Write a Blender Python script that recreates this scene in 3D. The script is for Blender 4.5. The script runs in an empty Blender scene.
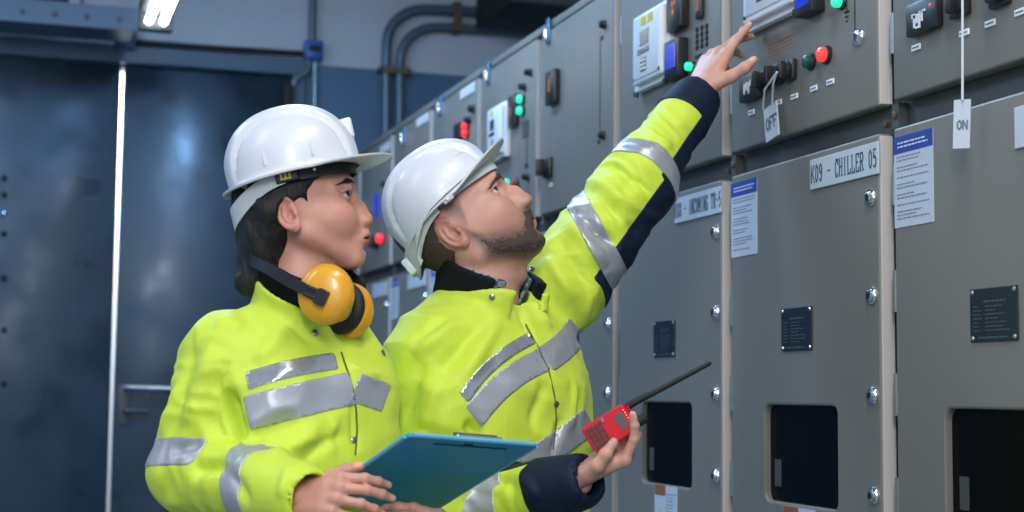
import bpy, bmesh, math, random
import numpy as np
from mathutils import Matrix, Vector
random.seed(7)
rng = np.random.default_rng(11)
scn = bpy.context.scene
COL = scn.collection
PI = math.pi

# ------------------------------------------------------------------ camera geometry (pixels of the 1024x512 frame)
FPX, PCX, PCY = 1565.0, 512.0, 256.0
def _cd(px, py):
    return np.array([(px-PCX)/FPX, -(py-PCY)/FPX, -1.0])
_yv = _cd(10, 388); _yv /= np.linalg.norm(_yv)
_xv = _cd(5444, 445); _xv /= np.linalg.norm(_xv)
_xv = _xv-_yv*(_xv@_yv); _xv /= np.linalg.norm(_xv)
_zv = np.cross(_xv, _yv)
ROT = np.array([_xv, _yv, _zv])
CAM = np.array([0, 0, 1.2])
def ray(px, py): return ROT@_cd(px, py)
def onX(px, py, X): v = ray(px, py); return CAM+v*(X-CAM[0])/v[0]
def onY(px, py, Y): v = ray(px, py); return CAM+v*(Y-CAM[1])/v[1]
def P(px, py, D): return CAM+ray(px, py)*D          # point at depth D along the view axis

# ------------------------------------------------------------------ materials
def mat(name, col, rough=.5, metal=0., emit=None, estr=0., noise=0., nscale=8., bump=0., bscale=60., coat=0., spec=.5, rvar=0.):
    m = bpy.data.materials.new(name); m.use_nodes = True
    nt = m.node_tree; b = nt.nodes['Principled BSDF']
    c = (col[0], col[1], col[2], 1)
    b.inputs['Base Color'].default_value = c
    b.inputs['Roughness'].default_value = rough
    b.inputs['Metallic'].default_value = metal
    b.inputs['Specular IOR Level'].default_value = spec
    b.inputs['Coat Weight'].default_value = coat
    b.inputs['Coat Roughness'].default_value = .12
    tc = nt.nodes.new('ShaderNodeTexCoord')
    if noise or rvar:
        n = nt.nodes.new('ShaderNodeTexNoise'); n.inputs['Scale'].default_value = nscale; n.inputs['Detail'].default_value = 5
        nt.links.new(tc.outputs['Object'], n.inputs['Vector'])
        if noise:
            mx = nt.nodes.new('ShaderNodeMix'); mx.data_type = 'RGBA'
            mx.inputs[6].default_value = tuple(max(0, x*(1-noise)) for x in col)+(1,)
            mx.inputs[7].default_value = tuple(min(1, x*(1+noise)) for x in col)+(1,)
            nt.links.new(n.outputs['Fac'], mx.inputs[0]); nt.links.new(mx.outputs[2], b.inputs['Base Color'])
        if rvar:
            mr = nt.nodes.new('ShaderNodeMapRange')
            mr.inputs[1].default_value = .3; mr.inputs[2].default_value = .7
            mr.inputs[3].default_value = max(.02, rough-rvar); mr.inputs[4].default_value = min(1, rough+rvar)
            nt.links.new(n.outputs['Fac'], mr.inputs[0]); nt.links.new(mr.outputs[0], b.inputs['Roughness'])
    if bump:
        n2 = nt.nodes.new('ShaderNodeTexNoise'); n2.inputs['Scale'].default_value = bscale; n2.inputs['Detail'].default_value = 3
        nt.links.new(tc.outputs['Object'], n2.inputs['Vector'])
        bp = nt.nodes.new('ShaderNodeBump'); bp.inputs['Strength'].default_value = bump; bp.inputs['Distance'].default_value = .003
        nt.links.new(n2.outputs['Fac'], bp.inputs['Height']); nt.links.new(bp.outputs[0], b.inputs['Normal'])
    if emit:
        b.inputs['Emission Color'].default_value = (*emit, 1); b.inputs['Emission Strength'].default_value = estr
    return m

# ------------------------------------------------------------------ mesh helpers
class MB:
    """collects simple shapes into one mesh"""
    def __init__(s): s.v = []; s.f = []
    def add(s, v, f):
        o = len(s.v); s.v += [tuple(map(float, p)) for p in v]; s.f += [tuple(i+o for i in q) for q in f]; return s
    def box(s, lo, hi):
        a, b, c = lo; d, e, g = hi
        v = [(a,b,c),(d,b,c),(d,e,c),(a,e,c),(a,b,g),(d,b,g),(d,e,g),(a,e,g)]
        return s.add(v, [(0,3,2,1),(4,5,6,7),(0,1,5,4),(1,2,6,5),(2,3,7,6),(3,0,4,7)])
    def bbox(s, lo, hi, r=.003, seg=2):
        bm = bmesh.new()
        bmesh.ops.create_cube(bm, size=1)
        lo = np.array(lo, float); hi = np.array(hi, float); c = (lo+hi)/2; d = np.abs(hi-lo)
        for v in bm.verts: v.co = Vector(c+np.array(v.co)*d)
        bmesh.ops.bevel(bm, geom=bm.edges[:], offset=min(r, d.min()*.45), segments=seg, affect='EDGES', profile=.5)
        return s.bm(bm)
    def bm(s, bm, M=None):
        bm.verts.index_update()
        v = [(M@x.co if M else x.co) for x in bm.verts]
        s.add(v, [[q.index for q in f.verts] for f in bm.faces]); bm.free(); return s
    def tube(s, pts, r, n=10, cap=True):
        pts = [np.array(p, float) for p in pts]
        rs = r if hasattr(r, '__len__') else [r]*len(pts)
        rings = []; up = None
        for i, p in enumerate(pts):
            t = (pts[min(i+1, len(pts)-1)]-pts[max(i-1, 0)]); t = t/np.linalg.norm(t)
            if up is None:
                up = np.array([0, 0, 1.]) if abs(t[2]) < .9 else np.array([1., 0, 0])
            u = up-t*(up@t); u /= np.linalg.norm(u); w = np.cross(t, u); up = u
            rings.append([p+rs[i]*(math.cos(2*PI*k/n)*u+math.sin(2*PI*k/n)*w) for k in range(n)])
        v = [q for R_ in rings for q in R_]; f = []
        for i in range(len(pts)-1):
            for k in range(n):
                f.append((i*n+k, i*n+(k+1) % n, (i+1)*n+(k+1) % n, (i+1)*n+k))
        if cap:
            f.append(tuple(range(n))[::-1]); f.append(tuple((len(pts)-1)*n+k for k in range(n)))
        return s.add(v, f)
    def lathe(s, c, axis, prof, n=20):
        """prof: list of (offset along axis, radius)"""
        c = np.array(c, float); a = np.array(axis, float); a /= np.linalg.norm(a)
        return s.tube_exact([c+a*o for o, _ in prof], [r for _, r in prof], a, n)
    def tube_exact(s, pts, rs, a, n):
        up = np.array([0, 0, 1.]) if abs(a[2]) < .9 else np.array([1., 0, 0])
        u = np.cross(up, a); u /= np.linalg.norm(u); w = np.cross(a, u)
        v = [p+r*(math.cos(2*PI*k/n)*u+math.sin(2*PI*k/n)*w) for p, r in zip(pts, rs) for k in range(n)]
        f = [(i*n+k, i*n+(k+1) % n, (i+1)*n+(k+1) % n, (i+1)*n+k) for i in range(len(pts)-1) for k in range(n)]
        f.append(tuple(range(n))[::-1]); f.append(tuple((len(pts)-1)*n+k for k in range(n)))
        return s.add(v, f)
    def build(s, name, m, parent=None, smooth=False, bevel=0., angle=40):
        me = bpy.data.meshes.new(name); me.from_pydata(s.v, [], s.f); me.update()
        bm = bmesh.new(); bm.from_mesh(me); bmesh.ops.recalc_face_normals(bm, faces=bm.faces); bm.to_mesh(me); bm.free()
        o = bpy.data.objects.new(name, me); COL.objects.link(o)
        if m: me.materials.append(m)
        if smooth:
            me.polygons.foreach_set('use_smooth', [True]*len(me.polygons))
            try: me.set_sharp_from_angle(angle=math.radians(angle))
            except Exception: pass
        if bevel:
            b = o.modifiers.new('edge', 'BEVEL'); b.width = bevel; b.segments = 2; b.limit_method = 'ANGLE'; b.angle_limit = math.radians(50)
        if parent: setparent(o, parent)
        return o
def setparent(o, p):
    o.parent = p
    o.matrix_parent_inverse = world_of(p).inverted()
def world_of(o):
    m = o.matrix_basis.copy()
    if o.parent: m = world_of(o.parent) @ o.matrix_parent_inverse @ m
    return m
def thing(name, label, cat, loc=(0, 0, 0), group=None, kind=None, parent=None):
    o = bpy.data.objects.new(name, None); COL.objects.link(o); o.location = loc; o.empty_display_size = .05
    return tag(o, label, cat, group, kind)
def tag(o, label=None, cat=None, group=None, kind=None):
    if label: o['label'] = label
    if cat: o['category'] = cat
    if group: o['group'] = group
    if kind: o['kind'] = kind
    return o
def holed_plate(y0, y1, z0, z1, hole, r, x0, x1, seg=6):
    """plate spanning y0..y1, z0..z1 between x0 and x1 with one rounded rectangular opening"""
    bm = bmesh.new()
    a = [bm.verts.new((x0, y, z)) for y, z in ((y0, z0), (y1, z0), (y1, z1), (y0, z1))]
    ed = [bm.edges.new((a[i], a[(i+1) % 4])) for i in range(4)]
    if hole:
        h0, h1, k0, k1 = hole; b = []
        for (cy, cz, s) in ((h1-r, k1-r, 0), (h0+r, k1-r, 1), (h0+r, k0+r, 2), (h1-r, k0+r, 3)):
            for i in range(seg+1):
                t = PI/2*(s+i/seg); b.append(bm.verts.new((x0, cy+r*math.cos(t), cz+r*math.sin(t))))
        ed += [bm.edges.new((b[i], b[(i+1) % len(b)])) for i in range(len(b))]
    bmesh.ops.triangle_fill(bm, use_beauty=True, use_dissolve=False, edges=ed)
    g = bmesh.ops.extrude_face_region(bm, geom=bm.faces[:])
    for v in g['geom']:
        if isinstance(v, bmesh.types.BMVert): v.co.x = x1
    return bm

# ------------------------------------------------------------------ stroke lettering with little serifs, as thin raised strips
GLYPH = {
 'K': [[(0,0),(0,1)],[(.62,1),(0,.4)],[(.2,.58),(.66,0)]], '0': [[(.1,.2),(.1,.8),(.33,1),(.56,.8),(.56,.2),(.33,0),(.1,.2)]],
 '9': [[(.1,.12),(.33,0),(.52,.2),(.58,.6),(.5,.92),(.3,1),(.1,.86),(.1,.6),(.3,.45),(.56,.6)]],
 '8': [[(.33,.53),(.1,.72),(.16,.94),(.33,1),(.5,.94),(.56,.72),(.33,.53),(.08,.3),(.12,.08),(.33,0),(.54,.08),(.58,.3),(.33,.53)]],
 '-': [[(.08,.5),(.56,.5)]], 'C': [[(.58,.8),(.4,1),(.25,1),(.08,.75),(.08,.25),(.25,0),(.42,0),(.58,.18)],[(.58,.98),(.58,.72)]],
 'H': [[(.08,0),(.08,1)],[(.58,0),(.58,1)],[(.08,.52),(.58,.52)]], 'I': [[(.33,0),(.33,1)]], 'L': [[(.12,1),(.12,0),(.6,0),(.6,.24)]],
 'E': [[(.6,.8),(.6,1),(.1,1),(.1,0),(.62,0),(.62,.22)],[(.1,.52),(.45,.52)]],
 'R': [[(.1,0),(.1,1),(.45,1),(.58,.88),(.58,.64),(.45,.52),(.1,.52)],[(.34,.52),(.62,0)]],
 '5': [[(.56,1),(.14,1),(.12,.55),(.36,.62),(.56,.46),(.56,.18),(.36,0),(.1,.1)]],
 'N': [[(.08,0),(.08,1),(.58,0),(.58,1)]], 'O': [[(.1,.25),(.1,.75),(.33,1),(.56,.75),(.56,.25),(.33,0),(.1,.25)]],
 'M': [[(.05,0),(.05,1),(.33,.35),(.61,1),(.61,0)]], 'G': [[(.58,.8),(.4,1),(.25,1),(.08,.75),(.08,.25),(.25,0),(.42,0),(.58,.18),(.58,.45),(.36,.45)]],
 'T': [[(.04,.8),(.04,1),(.62,1),(.62,.8)],[(.33,1),(.33,0)]], 'F': [[(.6,.8),(.6,1),(.1,1),(.1,0)],[(.1,.52),(.45,.52)]],
}
SERIF = {'K': [(0,0),(0,1),(.62,1),(.66,0)], 'H': [(.08,0),(.08,1),(.58,0),(.58,1)], 'I': [(.33,0),(.33,1)], 'N': [(.08,0),(.08,1),(.58,1)],
 'M': [(.05,0),(.61,0)], 'T': [(.33,0)], 'R': [(.1,0),(.62,0)], 'F': [(.1,0)], 'L': [(.12,1)]}
def lettering(mb, text, org, du, dv, nrm, h, w=.11, adv=.8, serif=True, xs=1.):
    """text from org along unit du, up dv; strokes stand off along nrm"""
    org, du, dv, nrm = (np.array(a, float) for a in (org, du, dv, nrm))
    def seg(p, q, ww):
        p2 = np.array(p); q2 = np.array(q); t = q2-p2; L = np.hypot(*t)
        if L < 1e-6: return
        t = t/L; n = np.array([-t[1], t[0]])*ww/2; p2 = p2-t*ww*.3; q2 = q2+t*ww*.3
        cs = [p2-n, q2-n, q2+n, p2+n]
        v = [org+du*c[0]*h+dv*c[1]*h+nrm*e for e in (0, .0006) for c in cs]
        mb.add(v, [(0,3,2,1),(4,5,6,7),(0,1,5,4),(1,2,6,5),(2,3,7,6),(3,0,4,7)])
    x = 0.
    for ch in text:
        if ch != ' ':
            for st in GLYPH[ch]:
                for a, b in zip(st[:-1], st[1:]): seg((a[0]*xs+x, a[1]), (b[0]*xs+x, b[1]), w)
            if serif:
                for (sx, sy) in SERIF.get(ch, ()): seg((sx*xs+x-.1*xs, sy), (sx*xs+x+.1*xs, sy), w*.7)
        x += adv
    return mb
def text_rows(mb, y0, y1, zs, x, h, rnd, nmin=.4):
    """rows of tiny dashes (illegible print) on a plane facing -x; y0 is the reader's left"""
    for z in zs:
        y = y0; end = y0+(y1-y0)*rnd.uniform(nmin, 1)
        s = -1 if y1 < y0 else 1
        while (end-y)*s > 0:
            L = rnd.uniform(.004, .012); e = y+s*min(L, abs(end-y))
            mb.box((x-.0005, min(y, e), z-h/2), (x, max(y, e), z+h/2)); y = e+s*.003
# ================================================================== room shell
M = {}
M['cab'] = mat('cabinet_paint', (.172,.168,.155), .42, noise=.05, nscale=3, bump=.06, bscale=400, rvar=.06)
M['cablit'] = mat('cabinet_lit_edge', (.50,.475,.455), .4)  # lighter copy of the cabinet paint: light on door sides put into colour
M['frame'] = mat('frame_steel', (.075,.08,.085), .5, metal=.3, noise=.15)
M['dark'] = mat('dark_gap', (.012,.013,.015), .6)
M['wallup'] = mat('upper_wall_paint', (.44,.50,.58), .7, noise=.08, nscale=2.5, bump=.1, bscale=30)
M['walldn'] = mat('lower_wall_paint', (.06,.135,.24), .45, noise=.1, nscale=2.5)
M['floor'] = mat('floor_epoxy', (.16,.19,.2), .3, noise=.12, nscale=2)
M['ceil'] = mat('ceiling_paint', (.3,.33,.37), .8)
M['door'] = mat('steel_door', (.026,.052,.082), .36, metal=.35, noise=.3, nscale=3.5, rvar=.16, bump=.35, bscale=3.2)
M['doorframe'] = mat('door_frame_paint', (.05,.10,.16), .45)
M['pipe'] = mat('conduit_paint', (.10,.15,.21), .4, metal=.4)
M['galv'] = mat('galvanised_conduit', (.22,.30,.38), .35, metal=.6)
M['blue'] = mat('blue_box', (.03,.12,.42), .4)
M['black'] = mat('black_plastic', (.012,.013,.016), .35)
M['blackm'] = mat('black_matt', (.008,.009,.011), .7)
M['chrome'] = mat('chrome', (.75,.77,.8), .18, metal=1)
M['steel'] = mat('zinc_steel', (.45,.47,.5), .35, metal=.9)
M['bolt'] = mat('rusty_bolt', (.16,.11,.08), .5, metal=.6)
M['white'] = mat('white_plastic', (.76,.79,.82), .4)
M['lgrey'] = mat('light_grey_plastic', (.60,.65,.70), .4)
M['paper'] = mat('paper', (.44,.49,.58), .7, noise=.03)
M['pblue'] = mat('paper_header_blue', (.008,.035,.30), .6)
M['ink'] = mat('ink', (.15,.17,.23), .7)
M['sign'] = mat('engraved_sign', (.47,.53,.60), .4)
M['signink'] = mat('sign_ink', (.07,.10,.14), .6)
M['nplate'] = mat('dark_nameplate', (.012,.022,.036), .35, metal=.2)
M['nptext'] = mat('nameplate_print', (.06,.08,.10), .5)
M['glass'] = mat('dark_viewing_glass', (.002,.002,.0025), .25, spec=.12)
M['yellow'] = mat('yellow_sticker', (.62,.50,.03), .5)
M['cyan'] = mat('cyan_sticker', (.03,.22,.42), .5)
M['lcd'] = mat('lcd_blue', (.0,.01,.2), .2, emit=(.0,.035,.6), estr=.75)
M['lcdgrey'] = mat('lcd_grey', (.05,.065,.075), .2)
M['red_led'] = mat('red_led', (.7,.02,.03), .3, emit=(1,.03,.05), estr=1.2)
M['red_lamp'] = mat('red_lamp', (.75,.05,.04), .25, emit=(1,.05,.05), estr=.8)
M['green_led'] = mat('green_led', (.02,.5,.3), .3, emit=(.02,.8,.42), estr=.9)
M['orange'] = mat('orange_digits', (.3,.08,.02), .4, emit=(.9,.22,.05), estr=.35)
M['greenbtn'] = mat('green_button_unlit', (.01,.07,.06), .3)
M['orangelab'] = mat('orange_label', (.25,.09,.03), .6)
M['tube'] = mat('lamp_tube', (1,1,1), .4, emit=(.85,.94,1.), estr=12)
M['sunlit'] = mat('yard_wall_paint', (.82,.84,.86), .8)
M['blueglint'] = mat('blue_glint', (.08,.25,.5), .2, metal=.6)  # blue light reflections put into the metal's colour
M['cord'] = mat('white_cord', (.6,.64,.68), .6)

YW = 7.75
def struct(o, name=None): o['kind'] = 'structure'; return o
XL, XR, YB, ZC = -2.6, 2.7, -1.6, 3.45
struct(MB().box((XL-.2, YB-.2, -.12), (XR+.2, YW+.6, 0)).build('floor', M['floor']))
struct(MB().box((XL-.2, YB-.2, ZC), (XR+.2, YW+.6, ZC+.1)).build('ceiling', M['ceil']))
struct(MB().box((XL-.15, YB-.15, 0), (XL, YW, ZC)).build('wall_left', M['wallup']))
struct(MB().box((XR, YB-.15, 0), (XR+.15, YW, ZC)).build('wall_right', M['wallup']))
w0, w1, z0, z1 = -2.1, .9, .9, 2.6
mw_ = MB().box((XL, YB-.15, 0), (XR, YB, z0)).box((XL, YB-.15, z1), (XR, YB, ZC)).box((XL, YB-.15, z0), (w0, YB, z1)).box((w1, YB-.15, z0), (XR, YB, z1))
struct(mw_.build('wall_front', M['wallup']))
wf = MB()
for x_ in (w0, -.63, w1-.06): wf.box((x_, YB-.12, z0), (x_+.06, YB-.05, z1))
wf.box((w0, YB-.12, z0), (w1, YB-.05, z0+.06)); wf.box((w0, YB-.12, z1-.06), (w1, YB-.05, z1)); struct(wf.build('added_window', M['doorframe']))  # window frame added behind the camera to go with the front fill lamp
# back wall with the opening of the double steel door
dtl = onY(0, 55.4, YW)[2]; dz = onY(200, 70, YW)[2]
gx = onY(118, 200, YW)[0]
dxr = onY(289, 150, YW)[0]; dxl = gx-(dxr-gx)
wl = MB(); zb = onY(390, 70.5, YW)[2]
wl.box((XL, YW, zb), (dxl, YW+.2, ZC)); wl.box((dxr, YW, zb), (XR, YW+.2, ZC)); wl.box((dxl, YW, dz), (dxr, YW+.2, ZC))
ob = wl.build('wall_back', M['wallup']); struct(ob)
dd = MB(); dd.box((XL, YW-.004, 0), (dxl, YW+.2, zb)); dd.box((dxr, YW-.004, 0), (XR, YW+.2, zb))
ob = dd.build('trim_1', M['walldn']); struct(ob); ob['label'] = 'dark blue painted lower band of the back wall'
# door frame, leaves, handle
fr = MB(); fw = .07
fr.box((dxl-fw, YW-.05, dz), (dxr+fw, YW+.1, dz+.085)); fr.box((dxl-fw, YW-.05, 0), (dxl, YW+.1, dz)); fr.box((dxr, YW-.05, 0), (dxr+fw, YW+.1, dz))
ob = fr.build('trim_2', M['doorframe'], bevel=.006); struct(ob); ob['label'] = 'steel frame round the double door'
for nm, a, b in (('door_1', dxl+.001, gx-.006), ('door_2', gx+.010, dxr-.001)):
    d = MB(); d.bbox((a, YW+.0, .01), (b, YW+.05, dz-.001), .004)
    ob = d.build(nm, M['door'], smooth=True); struct(ob)
    if nm == 'door_2':
        hd = MB(); c = onY(119, 400, YW)
        hd.bbox((gx+.03, YW-.012, c[2]-.12), (gx+.085, YW, c[2]+.07), .004)
        hd.build('lock_plate', M['frame'], ob, smooth=True)
        hh = MB(); hh.tube([(gx+.06, YW-.01, c[2]+.062), (gx+.06, YW-.055, c[2]+.062), (gx+.09, YW-.065, c[2]+.062), (gx+.33, YW-.065, c[2]+.056)], .012, 10)
        hh.build('door_handle', M['steel'], ob, smooth=True)
        h2 = MB(); h2.tube([(gx+.06, YW-.01, c[2]-.05), (gx+.06, YW-.04, c[2]-.05), (gx+.17, YW-.045, c[2]-.05)], .010, 8)
        h2.build('latch_lever', M['frame'], ob, smooth=True)
    else:
        for k, py in enumerate((178, 195, 213, 234, 278, 330, 384)):
            q = onY(4, py, YW)
            bl = MB(); bl.lathe((q[0], YW, q[2]), (0, -1, 0), [(0, .014), (.012, .014), (.018, .007)], 10)
            bl.build('bolt_head', M['blackm'] if k != 2 else M['blueglint'], ob, smooth=True)  # one head coloured blue for a cyan spot of light
# what shows through the slit between the leaves: bright daylight on a pale yard wall behind the door
ob = MB().box((gx-1.2, YW+.95, -.1), (gx+1.2, YW+1.05, 3.4)).build('wall_outside', M['sunlit']); struct(ob); ob['label'] = 'daylit pale yard wall seen through the door slit'

# conduits, boxes, tray, lamp on the back wall
def pipe(name, label, pts, r, m, cat='pipe', group=None):
    ob = MB().tube(pts, r, 12).build(name, m, smooth=True); tag(ob, label, cat, group); return ob
def bw(px, py, off=.05): q = onY(px, py, YW-off); return (q[0], YW-off, q[2])
def arc(px, py, rx, ry, t0, t1, n=8):
    return [bw(px+rx*math.cos(math.radians(t0+(t1-t0)*i/n)), py-ry*math.sin(math.radians(t0+(t1-t0)*i/n))) for i in range(n+1)]
outer = [bw(385.5, 330), bw(385.7, 200), bw(386, 66), bw(386.5, 45)]+arc(424, 42, 37, 33, 180, 92)+[bw(460, 10.5), bw(500, 13.5), bw(548, 17.5), bw(556, 18.3)]
inner = [bw(399, 330), bw(399.3, 200), bw(399.5, 66), bw(400.5, 60)]+arc(436, 58, 35.5, 31, 180, 92)+[bw(460, 28), bw(500, 31), bw(520, 33), bw(552, 36)]
pipe('conduit', 'outer of the two bent conduits running over the cabinets', outer, .026, M['pipe'])
pipe('conduit', 'inner of the two bent conduits running over the cabinets', inner, .024, M['pipe'])
def clamp(px, py0, py1, label):
    t = thing('pipe_clamp', label, 'clamp', bw(px, (py0+py1)/2, .03))
    a = bw(px, py0, .03); b = bw(px, py1, .03)
    MB().box((a[0]-.022, YW-.085, b[2]-.02), (a[0]+.022, YW-.079, a[2]+.02)).build('strap', M['bolt'], t)
    for q in (a, b):
        for s in (-.031, .027): MB().box((q[0]-.018, YW-.08, q[2]+s), (q[0]+.018, YW, q[2]+s+.005)).build('bracket', M['frame'], t)
clamp(455.5, 10, 28.5, 'rusty clamp on the level run of the two bent conduits above helmet')
clamp(526, 15.5, 33, 'second rusty clamp, where the bent conduits meet the cabinet tops')
t = thing('pipe_clamp', 'rusty horizontal clamp across the two upright conduit legs', 'clamp', bw(392, 71, .03))
a = bw(384, 71, .03); b = bw(403, 71.5, .03)
MB().box((a[0]-.02, YW-.085, a[2]-.018), (b[0]+.02, YW-.079, a[2]+.018)).build('strap', M['bolt'], t)
for x_ in (a[0]-.034, b[0]+.028): MB().box((x_, YW-.08, a[2]-.012), (x_+.006, YW, a[2]+.012)).build('bracket', M['frame'], t)

# junction boxes
def jbox(px, py, w, h, m, label):
    q = bw(px, py, 0); t = thing('junction_box', label, 'junction box', (q[0], YW, q[2]))
    MB().bbox((q[0]-w/2, YW-.08, q[2]-h/2), (q[0]+w/2, YW-.002, q[2]+h/2), .012, 3).build('housing', m, t, smooth=True)
    MB().bbox((q[0]-w/2+.012, YW-.09, q[2]-h/2+.012), (q[0]+w/2-.012, YW-.079, q[2]+h/2-.012), .004).build('cover', m, t, smooth=True)
    MB().bbox((q[0]-.03, YW-.094, q[2]-.015), (q[0]+.03, YW-.088, q[2]+.018), .004).build('label_plate', M['blackm'], t)
jbox(311.5, 52.5, .092, .098, M['blue'], 'bright blue junction box where the upright and level conduits meet')
jbox(125, 41, .1, .115, M['doorframe'], 'dark blue junction box above the slit of the steel door')
pipe('conduit', 'thin level conduit between the two junction boxes over the door', [bw(136, 42, .03), bw(220, 48.5, .03), bw(303, 53.5, .03)], .014, M['blackm'])
pipe('conduit', 'upright conduit rising from the bright blue junction box to the ceiling', [bw(311.8, 44, .04), bw(312.5, 0, .04), bw(313.5, -45, .04)], .020, M['pipe'])
pipe('conduit', 'straight conduit hanging below the bright blue junction box', [bw(315, 62, .03), bw(314.6, 120, .03), bw(313, 300, .03), (bw(313, 300, .03)[0], YW-.03, .02)], .013, M['galv'])
pipe('conduit', 'curved flexible conduit dropping from the bright blue junction box to the door frame', [bw(309, 61, .04), bw(308, 70, .05), bw(302, 75, .06), bw(295, 79, .07), bw(292.5, 88, .07), bw(292.5, 104, .07), bw(292, 260, .07)], .015, M['galv'])
q = bw(288, 95, .05)
ob = MB().bbox((q[0]-.03, YW-.09, q[2]-.07), (q[0]+.025, YW-.05, q[2]+.05), .01).build('door_closer', M['blackm'], smooth=True); tag(ob, 'small black door closer at the upper corner of the steel door', 'door closer')
# busbar tray at the upper left
Yt = 7.2
a = onY(-60, 22.5, Yt); b = onY(137, 29, Yt); c = onY(137, 8, Yt)
t = thing('cable_tray', 'dark steel cable tray hung across the top of the door wall', 'cable tray', ((a[0]+b[0])/2, Yt, b[2]))
m = MB(); m.box((a[0]-1.2, Yt, b[2]), (b[0], Yt+.01, c[2])); m.box((a[0]-1.2, Yt, b[2]), (b[0], Yt+.3, b[2]+.01)); m.box((a[0]-1.2, Yt+.29, b[2]), (b[0], Yt+.3, c[2]))
m.box((a[0]-1.2, Yt-.02, b[2]-.012), (b[0], Yt+.002, b[2]+.012)); m.build('trough', M['doorframe'], t)
for k in range(9):
    x = b[0]-.08-k*.14; MB().lathe((x, Yt, (b[2]+c[2])/2-.01), (0, -1, 0), [(0, .012), (.006, .012), (.009, .006)], 8).build('rivet', M['frame'], t)
for k in range(2):
    x = b[0]-.25-k*.9; MB().box((x, Yt+.14, c[2]-.1), (x+.02, Yt+.16, ZC)).build('hanger_rod', M['frame'], t)
m = MB()
for k in range(4): m.tube([(a[0]-1.2, Yt+.06+k*.06, c[2]+.01), (b[0]-.3, Yt+.06+k*.06, c[2]+.012)], .025, 8)
m.build('cable_bundle', M['blackm'], t, smooth=True)
# fluorescent batten seen end-on at the top left
lz = onY(147, 30, 6.6); p0 = onY(151, 22, 6.6); Zl = p0[2]
t = thing('ceiling_light', 'slim fluorescent batten with bright tubes above the steel door', 'light', (p0[0]+.0, 5.8, Zl+.07))
xq = p0[0]+.02
MB().bbox((xq-.07, 5.2, Zl+.03), (xq+.07, 6.64, Zl+.09), .008).build('housing', M['frame'], t, smooth=True)
for k, s in enumerate((-.03, .03)):
    MB().tube([(xq+s, 5.22, Zl), (xq+s, 6.58, Zl)], .016, 12).build('tube', M['tube'], t, smooth=True)
for y_ in (6.58, 5.15): MB().bbox((xq-.07, y_, Zl-.035), (xq+.07, y_+.07, Zl+.05), .006).build('lamp_holder', M['frame'], t, smooth=True)
MB().tube([(xq, 5.5, Zl+.09), (xq, 5.5, ZC)], .008, 6).build('suspension_rod', M['frame'], t)
MB().tube([(xq, 6.4, Zl+.09), (xq, 6.4, ZC)], .008, 6).build('suspension_rod', M['frame'], t)
# dark duct end just above the last cabinets
q0 = onY(512, -6, 7.0); q1 = onY(560, 5, 7.0)
t = thing('duct', 'dark cable duct end above the far cabinet tops', 'duct', ((q0[0]+q1[0])/2, 7.3, q1[2]))
MB().bbox((q0[0], 6.95, q1[2]), (2.66, 7.62, q1[2]+.16), .01).build('casing', M['blackm'], t)
MB().box((q0[0]-.015, 6.94, q1[2]-.012), (2.67, 6.97, q1[2]+.172)).build('flange', M['frame'], t)
# ================================================================== switchgear cabinets along the right wall
XF, DT = 1.5, .03
EDGE = [1.84, 2.503, 3.172, 3.837, 4.486, 5.121, 5.765, 6.41, 7.055]
ZT, ZUB, ZUT, ZLT, ZLB = 2.315, 1.733, 2.285, 1.682, .14
def yz(px, py, X=XF): q = onX(px, py, X); return q[1], q[2]
def fbox(mb, px0, py0, px1, py1, depth, X=XF, r=.002, z=None):
    """box standing off a face: pixel corners of its front, left-top and right-bottom, read at the front plane"""
    yl, zt = yz(px0, py0, X-depth); yr, zb = yz(px1, py1, X-depth)
    if z: zb, zt = z
    mb.bbox((X-depth, yr, zb), (X, yl, zt), r, 2); return (yr, yl, zb, zt)
def lock(y, z, par, X=XF):
    o = MB().lathe((X, y, z), (-1, 0, 0), [(0, .0165), (.003, .0165), (.006, .0145), (.006, .0115), (.0095, .0105), (.0105, .008)], 20).build('lock', M['chrome'], par, smooth=True)
    return o
def keyslot(mb, y, z, X=XF):
    mb.lathe((X-.0102, y, z), (-1, 0, 0), [(0, .0062), (.0010, .0062)], 12); return mb
def hinge(y, z, par, h=.075):
    MB().tube([(XF+.012, y, z-h/2), (XF+.012, y, z+h/2)], .0085, 10).tube([(XF+.012, y, z-h/6-.001), (XF+.012, y, z-h/6+.001)], .0095, 10).tube([(XF+.012, y, z+h/6-.001), (XF+.012, y, z+h/6+.001)], .0095, 10).bbox((XF+.008, y, z-h/2), (XF+.014, y+.008, z+h/2), .001).build('hinge', M['steel'], par, smooth=True)
def selector(par, y, z, w=.048, X=XF, d=.03):
    o = MB().bbox((X-.012, y-w/2, z-w/2), (X, y+w/2, z+w/2), .004).build('selector_switch', M['black'], par, smooth=True)
    MB().lathe((X-.012, y, z), (-1, 0, 0), [(0, w*.42), (.006, w*.42), (.008, w*.36)], 18).bbox((X-.012-d, y-w*.13, z-w*.42), (X-.014, y+w*.13, z+w*.42), .003).build('switch_knob', M['black'], o, smooth=True)
    return o
def lamp(name, par, y, z, r, m, d=.016, X=XF, bez='black'):
    o = MB().lathe((X, y, z), (-1, 0, 0), [(0, r*1.3), (.005, r*1.3), (.008, r*1.1)], 20).build(name, M[bez], par, smooth=True)
    MB().lathe((X-.007, y, z), (-1, 0, 0), [(0, r), (d*.7, r), (d*.92, r*.8), (d, r*.35)], 20).build('lens', m, o, smooth=True)
    return o
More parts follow.
